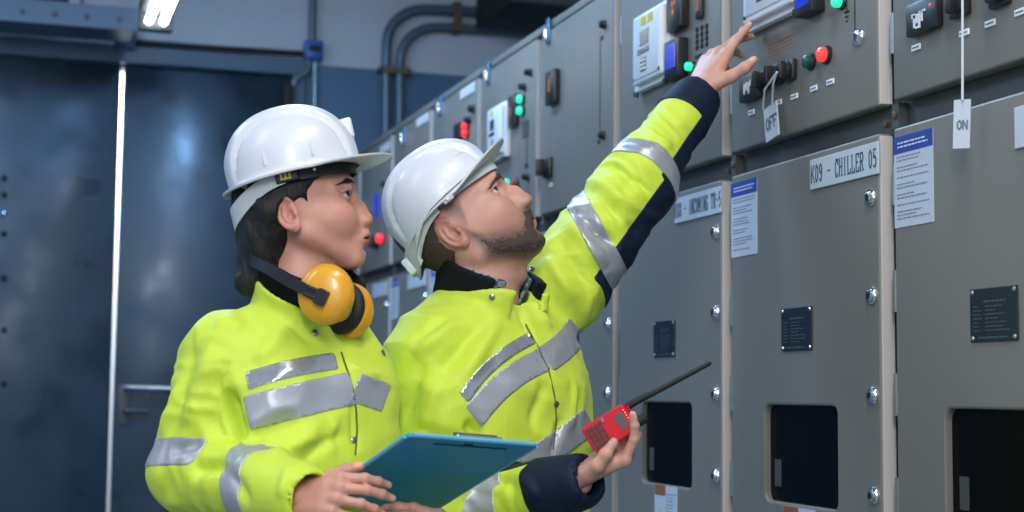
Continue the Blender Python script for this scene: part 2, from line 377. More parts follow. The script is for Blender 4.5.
def strip_label(par, px, py, w=.028, h=.011):
    y, z = yz(px, py)
    o = MB().bbox((XF-.003, y-w/2, z-h/2), (XF, y+w/2, z+h/2), .001).build('label_strip', M['white'], par)
    MB().box((XF-.0036, y-w*.38, z-h*.12), (XF-.003, y+w*.38, z+h*.14)).build('lettering', M['ink'], o)
def meter(par, yr, yl, zb, zt, d, screen, digits=None, X=XF):
    o = MB().bbox((X-d, yr, zb), (X, yl, zt), .004).build('panel_meter', M['black'], par, smooth=True)
    w = yl-yr; h = zt-zb
    if screen: MB().bbox((X-d-.0012, yr+w*.16, zb+h*.24), (X-d+.001, yl-w*.14, zt-h*.12), .001).build('screen', screen, o)
    if digits:
        m = MB()
        for k, (u, v, s) in enumerate(digits): m.box((X-d-.0012, yl-w*u-s*.3, zb+h*v-s*.5), (X-d+.001, yl-w*u+s*.3, zb+h*v+s*.5))
        m.build('digits', M['orange'], o)
    return o
def relay(par, yr, yl, zb, zt, d, yellow=2, X=XF):
    """white numerical relay: flanged housing, raised front panel, screen, keys, stickers"""
    w = yl-yr; h = zt-zb
    o = MB().bbox((X-d*.55, yr-.006, zb-.012), (X, yl+.028, zt+.01), .004).bbox((X-d, yr, zb), (X-d*.5, yl, zt), .006, 3).build('protection_relay', M['white'], par, smooth=True)
    x0 = X-d
    MB().bbox((x0-.003, yr+w*.07, zb+h*.06), (x0+.001, yl-w*.08, zt-h*.05), .003).build('front_panel', M['lgrey'], o, smooth=True)
    MB().bbox((x0-.0045, yl-w*.62, zt-h*.48), (x0-.002, yl-w*.3, zt-h*.26), .001).build('screen', M['lcdgrey'], o)
    m = MB(); m.bbox((x0-.0045, yl-w*.64, zt-h*.60), (x0-.002, yl-w*.22, zt-h*.52), .001)
    m.bbox((x0-.0045, yl-w*.54, zt-h*.86), (x0-.002, yl-w*.33, zt-h*.66), .001); m.build('keypad', M['lcdgrey'], o)
    m = MB()
    for i in range(3): m.bbox((x0-.0062, yl-w*.52+.001, zt-h*(.72+.06*i)), (x0-.004, yl-w*.35, zt-h*(.69+.06*i)), .001)
    m.build('key', M['white'], o)
    if yellow:
        m = MB()
        for k in range(yellow): m.box((x0-.004, yl-w*(.52+.24*k), zt-h*.19), (x0-.002, yl-w*(.34+.24*k), zt-h*.07))
        m.build('sticker', M['yellow'], o)
    m = MB(); m.box((X-d*.55-.001, yl+.005, zb+.02), (X-d*.55+.001, yl+.024, zb+h*.55)); m.box((X-d*.55-.001, yl+.005, zb+h*.62), (X-d*.55+.001, yl+.024, zt-.012)); m.build('side_label', M['cyan'], o)
    for (yy, zz) in ((yl-.012, zb+.014), (yr+.012, zb+.014)): MB().lathe((x0, yy, zz), (-1, 0, 0), [(0, .005), (.003, .004)], 10).build('screw', M['black'], o, smooth=True)
    for yy in (yl+.012, yr+.01): MB().lathe((X-.02, yy, zb-.012), (0, 0, -1), [(0, .007), (.012, .007)], 10).build('foot_screw', M['black'], o, smooth=True)
    return o
def meter_px(par, pl, ptl, pbl, pr, d, screen, digits=None):
    yl, zt = yz(pl, ptl, XF-d); _, zb = yz(pl, pbl, XF-d); yr, _ = yz(pr, (ptl+pbl)/2, XF-d)
    return meter(par, yr, yl, zb, zt, d, screen, digits)
def handle_lock(par, px, py):
    y, z = yz(px, py)
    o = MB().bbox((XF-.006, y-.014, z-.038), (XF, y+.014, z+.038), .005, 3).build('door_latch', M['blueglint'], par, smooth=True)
    MB().bbox((XF-.016, y-.007, z-.03), (XF-.005, y+.007, z+.012), .004).build('latch_lever', M['chrome'], o, smooth=True)

def cabinet(i, label, hidden=False):
    yr = EDGE[i]; yl = EDGE[i+1]-.053 if i+1 < len(EDGE) else yr+.565
    t = thing('switchgear_cabinet', label, 'switchgear cabinet', (XF+.4, (yr+yl)/2, 0), 'row of switchgear cabinets')
    y0 = yr-.022; y1 = (EDGE[i+1]-.022) if i+1 < len(EDGE) else yl+.022
    b = MB(); b.box((XF+DT+.002, y0+.001, .1), (XF+.98, y1-.001, ZT)); b.build('carcass', M['frame'], t)
    MB().bbox((XF+.004, y0+.001, ZUT+.006), (XF+.985, y1-.001, ZT), .003).build('top_panel', M['cab'], t, smooth=True)
    MB().box((XF+.05, y0+.001, 0), (XF+.95, y1-.001, .1)).build('plinth', M['dark'], t)
    ud = MB().bbox((XF, yr, ZUB), (XF+DT, yl, ZUT), .005, 3).build('upper_door', M['cab'], t, smooth=True)
    ld = MB().bm(holed_plate(yr, yl, ZLB, ZLT, (yr+.157, yr+.460, .985, 1.182), .02, XF, XF+DT)).build('lower_door', M['cab'], t, bevel=.0045)
    MB().bbox((XF+.0035, yr-.0025, ZUB+.004), (XF+DT, yr+.001, ZUT-.004), .001).build('lit_edge', M['cablit'], ud)  # added strip, coloured lighter where the door side catches the light
    MB().bbox((XF+.0035, yr-.0025, ZLB+.004), (XF+DT, yr+.001, ZLT-.004), .001).build('lit_edge', M['cablit'], ld)
    for z in (1.566, 1.385, 1.203, 1.022, .60, .30): lock(yr+.024, z, ld)
    for z in (1.566, 1.385, 1.203, 1.022, .60, .30): keyslot(MB(), yr+.024, z).build('key_slot', M['black'], ld)
    for z in (1.583, 1.39, 1.205, 1.02, .6, .3): hinge(yl+.012, z, ld)
    for z in (1.86, 2.16): hinge(yl+.012, z, ud)
    # viewing window: tinted pane set back in its opening, inspection label inside
    g = MB().box((XF+.014, yr+.15, .978), (XF+.020, yr+.467, 1.189)).build('viewing_window', M['glass'], t)
    MB().box((XF+.0125, yr+.412, 1.015), (XF+.0139, yr+.438, 1.07)).build('inspection_label', M['frame'], g)
    # dark engraved nameplate with four screws
    n = MB().bbox((XF-.003, yr+.251, 1.291), (XF, yr+.378, 1.378), .001).build('nameplate', M['nplate'], t)
    for a in (yr+.258, yr+.371):
        for z in (1.297, 1.372): MB().lathe((XF-.003, a, z), (-1, 0, 0), [(0, .004), (.002, .003)], 8).build('screw', M['steel'], n)
    m = MB(); rr = random.Random(i)
    text_rows(m, yr+.34, yr+.28, [1.356], XF-.003, .003, rr, .9)
    text_rows(m, yr+.368, yr+.345, [1.348-.0065*k for k in range(7)], XF-.003, .002, rr)
    text_rows(m, yr+.335, yr+.27, [1.348-.0065*k for k in range(7)], XF-.003, .002, rr)
    text_rows(m, yr+.355, yr+.275, [1.2975], XF-.003, .0028, rr, .95)
    m.build('lettering', M['nptext'], n)
    # bolted joining bracket on the strip between the doors
    q = MB().box((XF+.012, yl+.002, 1.686), (XF+.031, yl+.024, 1.732)).build('joint_bracket', M['steel' if False else 'frame'], t)
    MB().lathe((XF+.012, yl+.013, 1.71), (-1, 0, 0), [(0, .008), (.003, .008), (.005, .005)], 6).build('bolt_head', M['bolt'], q)
    MB().lathe((XF+.031, yr+.02, 1.706), (-1, 0, 0), [(-.002, .008), (.006, .008)], 6).build('bolt_head', M['bolt'], q)
    return t
def notice(t, i, rnd, top=1.664, h=.163, w=.125):
    yl = (EDGE[i+1]-.055 if i+1 < len(EDGE) else EDGE[i]+.563)
    n = MB().box((XF-.0012, yl-w, top-h), (XF, yl, top)).build('notice_sheet', M['paper'], t)
    MB().box((XF-.0018, yl-w, top-.030), (XF-.0011, yl, top)).build('header_band', M['pblue'], n)
    m = MB(); zs = []; z = top-.037
    while z > top-h+.012:
        for k in range(rnd.choice((1, 2, 2, 3))):
            zs.append(z); z -= .0062
        z -= .006
    text_rows(m, yl-.01, yl-w+.008, [q for q in zs if q > top-h+.01], XF-.0012, .0022, rnd, .5); m.build('lettering', M['ink'], n)
    m = MB(); text_rows(m, yl-.014, yl-w+.012, [top-.012, top-.019], XF-.0018, .0028, rnd, .9); m.build('header_text', M['lgrey'], n)
def sign(t, i, text, y0, y1, z0, z1, tx=None, h=.034, adv=.68, xs=.7, nm='name_sign'):
    s = MB().bbox((XF-.004, y0, z0), (XF, y1, z1), .001).build(nm, M['sign'], t)
    if text:
        m = lettering(MB(), text, (XF-.004, tx, (z0+z1)/2-h/2), (0, -1, 0), (0, 0, 1), (-1, 0, 0), h, w=.10, adv=adv, xs=xs); m.build('lettering', M['signink'], s)

rd = random.Random(3)
LBL = ['switchgear cabinet nearest the camera, with the ON tag hanging before it',
       'beige switchgear cabinet whose sign reads K09 - CHILLER 05',
       'switchgear cabinet behind the raised arm, sign K08 - INCOMING',
       'switchgear cabinet with one orange-digit meter and black selector below it',
       'switchgear cabinet with two green lamps and white relay above the bearded man\'s face',
       'switchgear cabinet with two red lamps, just above the tilted helmet',
       'switchgear cabinet mostly hidden behind the tilted helmet, blank label plate high on its door',
       'far switchgear cabinet with a single red lamp seen between the two faces',
       'farthest switchgear cabinet, at the door wall, with one green lamp by the woman\'s eyes']
cabs = [cabinet(i, LBL[i]) for i in range(9)]
for i, c in enumerate(cabs):
    if i not in (2,): notice(c, i, random.Random(20+i))
# --- K10
c = cabs[0]
yl, zt = yz(905, -2); yr, zb = yz(938, 36)
o = meter_px(c, 905, 6, 38, 936, .016, None)
m = MB(); yy, zz = yz(913, 22, XF-.018)
for (dy, dz_, w, h) in ((0,0,.004,.022),(-.008,.004,.004,.016),(-.016,.002,.004,.024),(-.024,.006,.004,.02),(-.008,-.012,.012,.004),(-.02,.014,.016,.004),(.004,.01,.008,.008)): m.box((XF-.0178, yy+dy-w, zz+dz_-h/2), (XF-.0158, yy+dy+w*.2, zz+dz_+h/2))
m.build('display_symbols', M['lgrey'], o)
MB().lathe((XF-.016, *yz(930, 5, XF-.016)), (-1, 0, 0), [(0, .003), (.002, .002)], 8).build('led', M['red_lamp'], o)
for px, py in ((963, 2), (1003, -9)): selector(c, *yz(px, py), w=.052, d=.02)
for px, py in ((917, 47.5), (965, 33), (991, 23.5), (1021, 12)): strip_label(c, px, py)
sign(c, 0, None, EDGE[0]+.02, yz(1016, 110)[0], 1.592, 1.658)
# --- K09
c = cabs[1]
ry0, rz0 = yz(742.5, 26, XF-.035); ry1, _ = yz(791, 9, XF-.035)
relay(c, ry1, ry0, rz0, rz0+.235, .035)
meter_px(c, 793, -14, 18.5, 811, .032, M['lcd'])
lamp('indicator_lamp', c, *yz(843, 2), .012, M['green_led'])
m = MB(); y, z = yz(847, 10)
for k, w in enumerate((.018, .012, .006)): m.box((XF-.001, y-w/2, z-.006-k*.009), (XF, y+w/2, z-.002-k*.009))
y2, z2 = yz(855, 15); m.box((XF-.001, y2-.0015, z2-.03), (XF, y2+.0015, z2+.06)); m.box((XF-.001, y-.0015, z-.006), (XF, y+.0015, z+.01)); m.build('mimic_diagram', M['blackm'], c)
lock(*yz(860, 37), c)
keyslot(MB(), *yz(860, 37)).build('key_slot', M['black'], c)
m = MB(); rr = random.Random(5)
y, z = yz(768, 46)
text_rows(m, y, y-.13, [z, z-.008, z-.016, z-.024], XF, .003, rr, .8); m.build('stencilled_text', M['orangelab'], c)
ya, za = yz(739, 90, XF-.016)
o = meter_px(c, 738.5, 79, 103.5, 757.5, .016, None)
m = MB(); yy = ya-.025; zz = za-.004
for (dy, dz_, w, h) in ((0,0,.005,.022),(-.01,.005,.005,.018),(-.02,.0,.006,.024),(-.028,.01,.004,.014)): m.box((XF-.0178, yy+dy-w, zz+dz_-h/2), (XF-.0158, yy+dy+w*.2, zz+dz_+h/2))
m.build('display_symbols', M['lgrey'], o)
for k, (px, py) in enumerate(((766, 80.5), (780, 75), (792.5, 70.5))): selector(c, *yz(px, py), w=.043, d=.020 if k != 1 else .024)
lamp('push_button', c, *yz(812, 62), .0135, M['greenbtn'], d=.012)
lamp('push_button', c, *yz(827.5, 55), .0145, M['red_lamp'], d=.014)
for px, py in ((752, 112.5), (779, 102.5), (795, 96.5), (814.5, 88.5), (831, 82)): strip_label(c, px, py)
sign(c, 1, 'K09 - CHILLER 05', yz(877.8, 150, XF-.004)[0], yz(809.8, 165, XF-.004)[0], 1.607, 1.667, tx=yz(811.5, 165, XF-.004)[0], h=.033, adv=.47, xs=.55)
# --- K08
c = cabs[2]
relay(c, yz(661, 50, XF-.035)[0], yz(632.5, 50, XF-.035)[0], yz(646, 80, XF-.035)[1], yz(647, 10.5, XF-.035)[1], .035)
meter_px(c, 663.5, 43, 81, 677, .03, M['lcd'])
meter_px(c, 666, -8, 33, 680, .025, None, [(.45, .62, .012), (.62, .66, .012), (.5, .42, .012)])
o = meter_px(c, 694.5, -8, 20, 700, .012, M['orangelab'])
m = MB()
for a in range(3):
    for b in range(4):
        y, z = yz(697.5+a*4.8, 47.5-a*1.8-b*6); m.lathe((XF, y, z), (-1, 0, 0), [(0, .0065), (.003, .0065), (.004, .004)], 10)
m.build('indicator_array', M['blackm'], c)
y, z = yz(699, 56); MB().box((XF-.002, y-.02, z-.003), (XF, y+.02, z+.003)).build('label_strip', M['blackm'], c)
lamp('indicator_lamp', c, *yz(694, 67), .0105, M['green_led'])
sign(c, 2, 'K08 - INCOMING TR-5', yz(720, 195, XF-.004)[0]-.004, yz(674.4, 205, XF-.004)[0], 1.607, 1.667, tx=yz(674.9, 205, XF-.004)[0], h=.033, adv=.41, xs=.48)
# warning stickers under the viewing windows
for i, pl in ((2, 655), (1, 783)):
    c = cabs[i]; y, z = yz(pl, 484 if i == 2 else 505.5)
    s = MB().box((XF-.001, y-.135, z-.15), (XF, y, z)).build('warning_sticker', M['paper'], c)
    MB().box((XF-.0016, y-.066, z-.024), (XF-.0009, y-.003, z)).build('header_band', M['orangelab'], s)
    m = MB(); m.add([(XF-.0016, y-.05, z-.1), (XF-.0016, y-.018, z-.1), (XF-.0016, y-.034, z-.048)], [(0, 1, 2)]); m.build('warning_triangle', M['yellow'], s)
    m = MB(); text_rows(m, y-.07, y-.13, [z-.02-.008*k for k in range(14)], XF-.001, .002, random.Random(i), .5); m.build('lettering', M['ink'], s)
# --- K07
c = cabs[3]
meter_px(c, 545, 73, 106, 553.5, .02, None, [(.45, .55, .012), (.45, .7, .010), (.45, .42, .012)])
selector(c, *yz(549.5, 168), w=.06)
handle_lock(c, 549, 31)
for px, py in ((605, 24.5), (604, 135)): lamp('door_plug', c, *yz(px, py), .010, M['blackm'], d=.01)
m = MB(); y, z0 = yz(600.5, 40); _, z1 = yz(600.5, 141)
m.box((XF-.001, y-.002, z1), (XF, y+.002, z0)); m.box((XF-.001, y-.024, z0-.004), (XF, y+.002, z0+.008)); m.box((XF-.001, y-.002, z1-.006), (XF, y+.018, z1+.004)); m.build('mimic_diagram', M['blackm'], c)
strip_label(c, 551, 185)
# --- K06
c = cabs[4]
relay(c, yz(500, 130, XF-.035)[0], yz(487, 130, XF-.035)[0], yz(494, 155, XF-.035)[1], yz(494, 107, XF-.035)[1], .035, 1)
meter_px(c, 507.5, 97, 128, 514, .018, None, [(.45, .55, .012), (.5, .4, .010)])
for py in (99.5, 111): lamp('indicator_lamp', c, *yz(523.5, py), .0135, M['green_led'])
lamp('door_plug', c, *yz(525, 87), .010, M['blackm']); lamp('door_plug', c, *yz(531, 72.5), .010, M['blackm'])
MB().box((XF-.002, yz(529, 130)[0], yz(526, 137)[1]), (XF, yz(523, 130)[0], yz(526, 121)[1])).build('label_panel', M['frame'], c)
m = MB(); y, z0 = yz(527, 138); _, z1 = yz(527, 165); m.box((XF-.001, y-.003, z1), (XF, y+.003, z0)); m.box((XF-.002, y-.016, z1-.008), (XF, y+.016, z1+.004)); m.build('mimic_diagram', M['blackm'], c)
lamp('push_button', c, *yz(510.5, 184), .016, M['green_led']); lamp('push_button', c, *yz(517.5, 184.5), .016, mat('dull_red_button', (.3,.03,.02), .4))
lamp('door_plug', c, *yz(528.5, 177), .010, M['blackm'])
handle_lock(c, 489, 73)
# --- K05
c = cabs[5]
meter_px(c, 453, 125, 142, 459, .016, None)
for py in (126.5, 133.5): lamp('indicator_lamp', c, *yz(468, py), .0135, M['red_led'])
lamp('door_plug', c, *yz(474, 109), .012, M['blackm']); lamp('door_plug', c, *yz(470, 120), .012, M['blackm'])
y, z = yz(468, 91); MB().bbox((XF-.004, y-.09, z-.018), (XF, y+.09, z+.018), .002).build('label_plate', M['lgrey'], c)
handle_lock(c, 441, 106)
relay(c, yz(448, 140, XF-.035)[0], yz(441, 145, XF-.035)[0], 1.90, 2.07, .035, 0)
# --- K04, K03, K02
for i, px, py in ((6, 426, 118), (7, 392, 144)):
    y, z = yz(px, py); y = max(y, EDGE[i]+.11); MB().bbox((XF-.004, y-.09, z-.018), (XF, y+.09, z+.018), .002).build('label_plate', M['lgrey'], cabs[i])
    lamp('door_plug', cabs[i], y-.03, z-.16, .012, M['blackm'])
handle_lock(cabs[6], 404, 137)
c = cabs[7]
lamp('indicator_lamp', c, *yz(384, 238.5), .02, M['red_led'], d=.03)
selector(c, yz(384, 240)[0]+.12, yz(381, 241)[1], w=.06)
c = cabs[8]
relay(c, EDGE[8]+.02, EDGE[8]+.22, 1.82, 2.08, .03, 0)
lamp('indicator_lamp', c, EDGE[8]+.42, yz(360.5, 194)[1], .03, M['green_led'])
y, z = yz(377.5, 205); MB().bbox((XF-.012, y-.02, z-.05), (XF, y+.02, z+.05), .004).build('panel_meter', M['lcd'], cabs[8] if y > EDGE[8]-.02 else cabs[7])
for i in (6, 7, 8):
    sign(cabs[i], i, None, EDGE[i]+.02, EDGE[i]+.30, 1.607, 1.667)

# hanging tags
def hang(label, top, card_c, w, h, text, loop, nrm, ups):
    t = thing('hanging_tag', label, 'tag', card_c)
    m = MB()
    for L in loop: m.tube(L, .0022, 6)
    m.build('cord', M['cord'], t, smooth=True)
    c = np.array(card_c, float); n = np.array(nrm, float); n /= np.linalg.norm(n)
    u = np.array(ups, float); u = u-n*(u@n); u /= np.linalg.norm(u); r = np.cross(u, n)   # r: reader's right when n faces the reader
    v = [c+s*r*w/2+q*u*h/2+e*n for e in (-.0012, .0012) for s, q in ((-1,-1),(1,-1),(1,1),(-1,1))]
    k = MB().add(v, [(0,3,2,1),(4,5,6,7),(0,1,5,4),(1,2,6,5),(2,3,7,6),(3,0,4,7)]).build('card', M['sign'], t)
    m = MB(); hh = w*.42 if len(text) == 3 else w*.50
    lettering(m, text, c+n*.0012-r*hh*(.66*len(text)-.1)/2-u*hh/2-u*h*.02, r, u, n, hh, w=.2, adv=.68, serif=False); m.build('lettering', M['ink'], t)
    return t
n = np.array([-1, 0, 0.])
a = onX(777, 72, XF-.045); b = onX(763, 109, XF-.02); b2 = onX(772, 106, XF-.02); cc = onX(771.5, 122, XF-.02)
hang('white tag reading OFF hung on a looped cord below the middle selector', a, cc, .058, .072, 'OFF', [[a, (a+b)/2+[-.006, .012, .004], b], [a, (a+b2)/2+[-.006, -.006, .01], b2]], (-1, 0, 0), (.0, .16, 1))
a = onX(962.5, -4, XF-.045); b = onX(962.5, 100, XF-.042); cc = onX(962, 124, XF-.04)
hang('white tag reading ON at the end of a long white cord', a, cc, .028, .080, 'ON', [[a, (a+b)/2, b]], (-.8, -.6, 0), (0, -.05, 1))
# ================================================================== implicit-surface modelling for bodies and clothes
F4 = np.float32
def A(*v): return np.array(v, float)
def unit(v): v = np.asarray(v, float); return v/np.linalg.norm(v)
def rc(p, a, b, ra, rb):
    a = np.asarray(a, F4); b = np.asarray(b, F4); d = b-a; L = float(d@d)+1e-12
    t = np.clip(((p-a)@d)/L, 0, 1)
    q = p-a-t[:, None]*d
    return np.sqrt((q*q).sum(1))-(ra+t*(rb-ra))
def ell(p, c, r, R=None):
    q = p-np.asarray(c, F4)
    if R is not None: q = q@np.asarray(R, F4)
    r = np.asarray(r, F4); k = np.sqrt(((q/r)**2).sum(1)); g = np.sqrt(((q/(r*r))**2).sum(1))+1e-9
    return k*(k-1)/g
def sph(p, c, r): q = p-np.asarray(c, F4); return np.sqrt((q*q).sum(1))-r
def su(a, b, k):
    h = np.maximum(k-np.abs(a-b), 0)/k; return np.minimum(a, b)-h*h*k*.25
def ss(a, b, k): return -su(-a, b, k)           # a minus b
def si(a, b, k): return -su(-a, -b, k)          # intersection
def chain(p, pts, rs, k=.01):
    d = None
    for i in range(len(pts)-1):
        e = rc(p, pts[i], pts[i+1], rs[i], rs[i+1]); d = e if d is None else su(d, e, k)
    return d
def rotm(axis, deg):
    return np.array(Matrix.Rotation(math.radians(deg), 3, Vector(axis)))
def sstep(x, a, b):
    t = np.clip((x-a)/(b-a), 0, 1); return t*t*(3-2*t)

def extract(sdf, lo, hi, h, margin=1.0):
    lo = np.asarray(lo, float); hi = np.asarray(hi, float); B = 4; H = h*B
    nb = np.maximum(np.ceil((hi-lo)/H).astype(int), 2)
    cc = np.stack(np.meshgrid(*[np.arange(n) for n in nb], indexing='ij'), -1).reshape(-1, 3)
    dc = sdf((lo+(cc+.5)*H).astype(F4))
    v = np.repeat(np.repeat(np.repeat(dc.reshape(nb), B, 0), B, 1), B, 2).astype(F4)
    near = cc[np.abs(dc) < H*.87*1.35*margin+h]
    off = np.stack(np.meshgrid(*[np.arange(B)]*3, indexing='ij'), -1).reshape(-1, 3)
    idx = (near[:, None, :]*B+off[None]).reshape(-1, 3)
    for s in range(0, len(idx), 400000):
        q = idx[s:s+400000]; v[q[:, 0], q[:, 1], q[:, 2]] = sdf((lo+q*h).astype(F4))
    s = v < 0
    n = np.array(v.shape)-1
    c = np.zeros(n, np.int8)
    for dx in (0, 1):
        for dy in (0, 1):
            for dz in (0, 1): c += s[dx:dx+n[0], dy:dy+n[1], dz:dz+n[2]]
    act = np.argwhere((c > 0) & (c < 8)); ids = np.full(n, -1, np.int64); ids[tuple(act.T)] = np.arange(len(act))
    cor = np.array([(x, y, z) for x in (0, 1) for y in (0, 1) for z in (0, 1)])
    vals = np.stack([v[act[:, 0]+k[0], act[:, 1]+k[1], act[:, 2]+k[2]] for k in cor], 1)
    acc = np.zeros((len(act), 3)); cnt = np.zeros(len(act))
    for i in range(8):
        for j in range(i+1, 8):
            if np.abs(cor[i]-cor[j]).sum() == 1:
                a = vals[:, i]; b = vals[:, j]; m = (a < 0) != (b < 0)
                t = np.where(m, a/np.where(a-b == 0, 1, a-b), 0)
                acc += m[:, None]*(cor[i]+t[:, None]*(cor[j]-cor[i])); cnt += m
    verts = lo+(act+acc/cnt[:, None])*h
    quads = []
    for ax in range(3):
        o1, o2 = [(1, 2), (2, 0), (0, 1)][ax]
        sl0 = [slice(None)]*3; sl1 = [slice(None)]*3; sl0[ax] = slice(0, -1); sl1[ax] = slice(1, None)
        e = np.argwhere(s[tuple(sl0)] != s[tuple(sl1)])
        ok = (e[:, o1] > 0) & (e[:, o2] > 0) & (e[:, o1] < n[o1]) & (e[:, o2] < n[o2]); e = e[ok]
        u = np.zeros(3, int); u[o1] = 1; w = np.zeros(3, int); w[o2] = 1
        q = np.stack([ids[tuple((e-u-w).T)], ids[tuple((e-w).T)], ids[tuple(e.T)], ids[tuple((e-u).T)]], 1)
        flip = ~s[tuple(e.T)]; q[flip] = q[flip][:, ::-1]; quads.append(q)
    q = np.concatenate(quads); q = q[(q >= 0).all(1)]
    return verts, q
def adj_avg(nv, f, v):
    k = f.shape[1]; s = np.zeros((nv, 3)); c = np.zeros(nv)
    for i in range(k):
        a = f[:, i]; b = f[:, (i+1) % k]
        for x, y in ((a, b), (b, a)):
            for d in range(3): s[:, d] += np.bincount(x, v[y, d], nv)
            c += np.bincount(x, minlength=nv)
    return s/np.maximum(c, 1)[:, None]
def smooth(v, f, it=2, lam=.5):
    for _ in range(it):
        v = v+lam*(adj_avg(len(v), f, v)-v); v = v-lam*1.04*(adj_avg(len(v), f, v)-v)
    return v
def normals(v, f):
    if f.shape[1] == 4: fn = np.cross(v[f[:, 2]]-v[f[:, 0]], v[f[:, 3]]-v[f[:, 1]])
    else: fn = np.cross(v[f[:, 1]]-v[f[:, 0]], v[f[:, 2]]-v[f[:, 0]])
    n = np.zeros_like(v)
    for i in range(f.shape[1]):
        for d in range(3): n[:, d] += np.bincount(f[:, i], fn[:, d], len(v))
    return n/(np.linalg.norm(n, axis=1)[:, None]+1e-12)
def tris(f): return np.concatenate([f[:, [0, 1, 2]], f[:, [0, 2, 3]]]) if f.shape[1] == 4 else f
def clip(v, f, fld, extra=()):
    """part of the surface where fld < 0, cut exactly along fld = 0; extra per-vertex arrays come along"""
    t = tris(f); ins = fld < 0; c = ins[t].sum(1)
    out = [t[c == 3]]; base = len(v); newv = []; newe = [[] for _ in extra]; keys = {}
    part = t[(c == 1) | (c == 2)]; ip = ins[part]
    k1 = ip.sum(1) == 1
    r = np.where(k1, ip.argmax(1), (~ip).argmax(1))
    rot = np.stack([part[np.arange(len(part)), (r+i) % 3] for i in range(3)], 1)
    e1 = rot[:, [0, 1]]; e2 = rot[:, [0, 2]]
    E = np.sort(np.concatenate([e1, e2]), 1); uq, inv = np.unique(E, axis=0, return_inverse=True); inv = inv.reshape(-1)
    a = fld[uq[:, 0]]; b = fld[uq[:, 1]]; tt = (a/(a-b))[:, None]
    nv = v[uq[:, 0]]+tt*(v[uq[:, 1]]-v[uq[:, 0]]); i1 = base+inv[:len(e1)]; i2 = base+inv[len(e1):]
    out.append(np.stack([rot[:, 0], i1, i2], 1)[k1])
    k2 = ~k1
    out.append(np.stack([i1, rot[:, 1], rot[:, 2]], 1)[k2]); out.append(np.stack([i1, rot[:, 2], i2], 1)[k2])
    V = np.concatenate([v, nv]); T = np.concatenate(out)
    X = [np.concatenate([x, x[uq[:, 0]]*(1-tt if x.ndim > 1 else 1-tt[:, 0])+x[uq[:, 1]]*(tt if x.ndim > 1 else tt[:, 0])]) for x in extra]
    used = np.unique(T); mp = np.full(len(V), -1); mp[used] = np.arange(len(used))
    return V[used], mp[T], [x[used] for x in X]
def shell(v, t, n, up, down):
    """thin sheet following the surface: outer skin at +up, closed by a rim down to -down"""
    e = np.concatenate([t[:, [0, 1]], t[:, [1, 2]], t[:, [2, 0]]]); key = np.sort(e, 1)
    uq, inv, cnt = np.unique(key, axis=0, return_inverse=True, return_counts=True)
    be = e[cnt[inv.reshape(-1)] == 1]
    up = np.asarray(up)[:, None] if np.ndim(up) else up
    o = v+n*up; bv = np.unique(be); mp = np.full(len(v), -1); mp[bv] = len(v)+np.arange(len(bv))
    V = np.concatenate([o, v[bv]-n[bv]*down])
    rim = np.stack([be[:, 1], be[:, 0], mp[be[:, 0]], mp[be[:, 1]]], 1)
    return V, [t, rim]
def np_mesh(name, v, faces, m, parent=None, attrs=None, flat=False):
    faces = [f for f in (faces if isinstance(faces, list) else [faces]) if len(f)]
    me = bpy.data.meshes.new(name); nl = sum(f.size for f in faces); npol = sum(len(f) for f in faces)
    me.vertices.add(len(v)); me.vertices.foreach_set('co', np.asarray(v, F4).ravel())
    me.loops.add(nl); me.loops.foreach_set('vertex_index', np.concatenate([f.ravel() for f in faces]).astype(np.int32))
    st = []; o = 0
    for f in faces:
        st.append(o+np.arange(len(f))*f.shape[1]); o += f.size
    me.polygons.add(npol); me.polygons.foreach_set('loop_start', np.concatenate(st).astype(np.int32))
    me.polygons.foreach_set('use_smooth', np.full(npol, not flat)); me.update(calc_edges=True); me.validate()
    for k, a in (attrs or {}).items():
        at = me.attributes.new(k, 'FLOAT', 'POINT'); at.data.foreach_set('value', np.asarray(a, F4))
    if m: me.materials.append(m)
    o = bpy.data.objects.new(name, me); COL.objects.link(o)
    if parent: setparent(o, parent)
    return o
# gradient noise
_perm = np.random.default_rng(5).permutation(256); _grad = np.random.default_rng(6).normal(size=(256, 3)); _grad /= np.linalg.norm(_grad, axis=1)[:, None]
def pnoise(p):
    i = np.floor(p).astype(int); f = p-i; u = f*f*f*(f*(f*6-15)+10); r = 0
    for dx in (0, 1):
        for dy in (0, 1):
            for dz in (0, 1):
                h = _perm[(_perm[(_perm[(i[:, 0]+dx) & 255]+i[:, 1]+dy) & 255]+i[:, 2]+dz) & 255]
                g = (_grad[h]*(f-np.array([dx, dy, dz]))).sum(1)
                w = (u[:, 0] if dx else 1-u[:, 0])*(u[:, 1] if dy else 1-u[:, 1])*(u[:, 2] if dz else 1-u[:, 2])
                r = r+w*g
    return r
def fold(v, a, b, wid, amp, pw=2):
    a = np.asarray(a); b = np.asarray(b); d = b-a; t = np.clip(((v-a)@d)/(d@d), 0, 1)
    q = v-a-t[:, None]*d; r = np.linalg.norm(q, axis=1)
    return amp*np.exp(-(r/wid)**pw)*np.clip(4*t*(1-t)+.12, 0, 1)

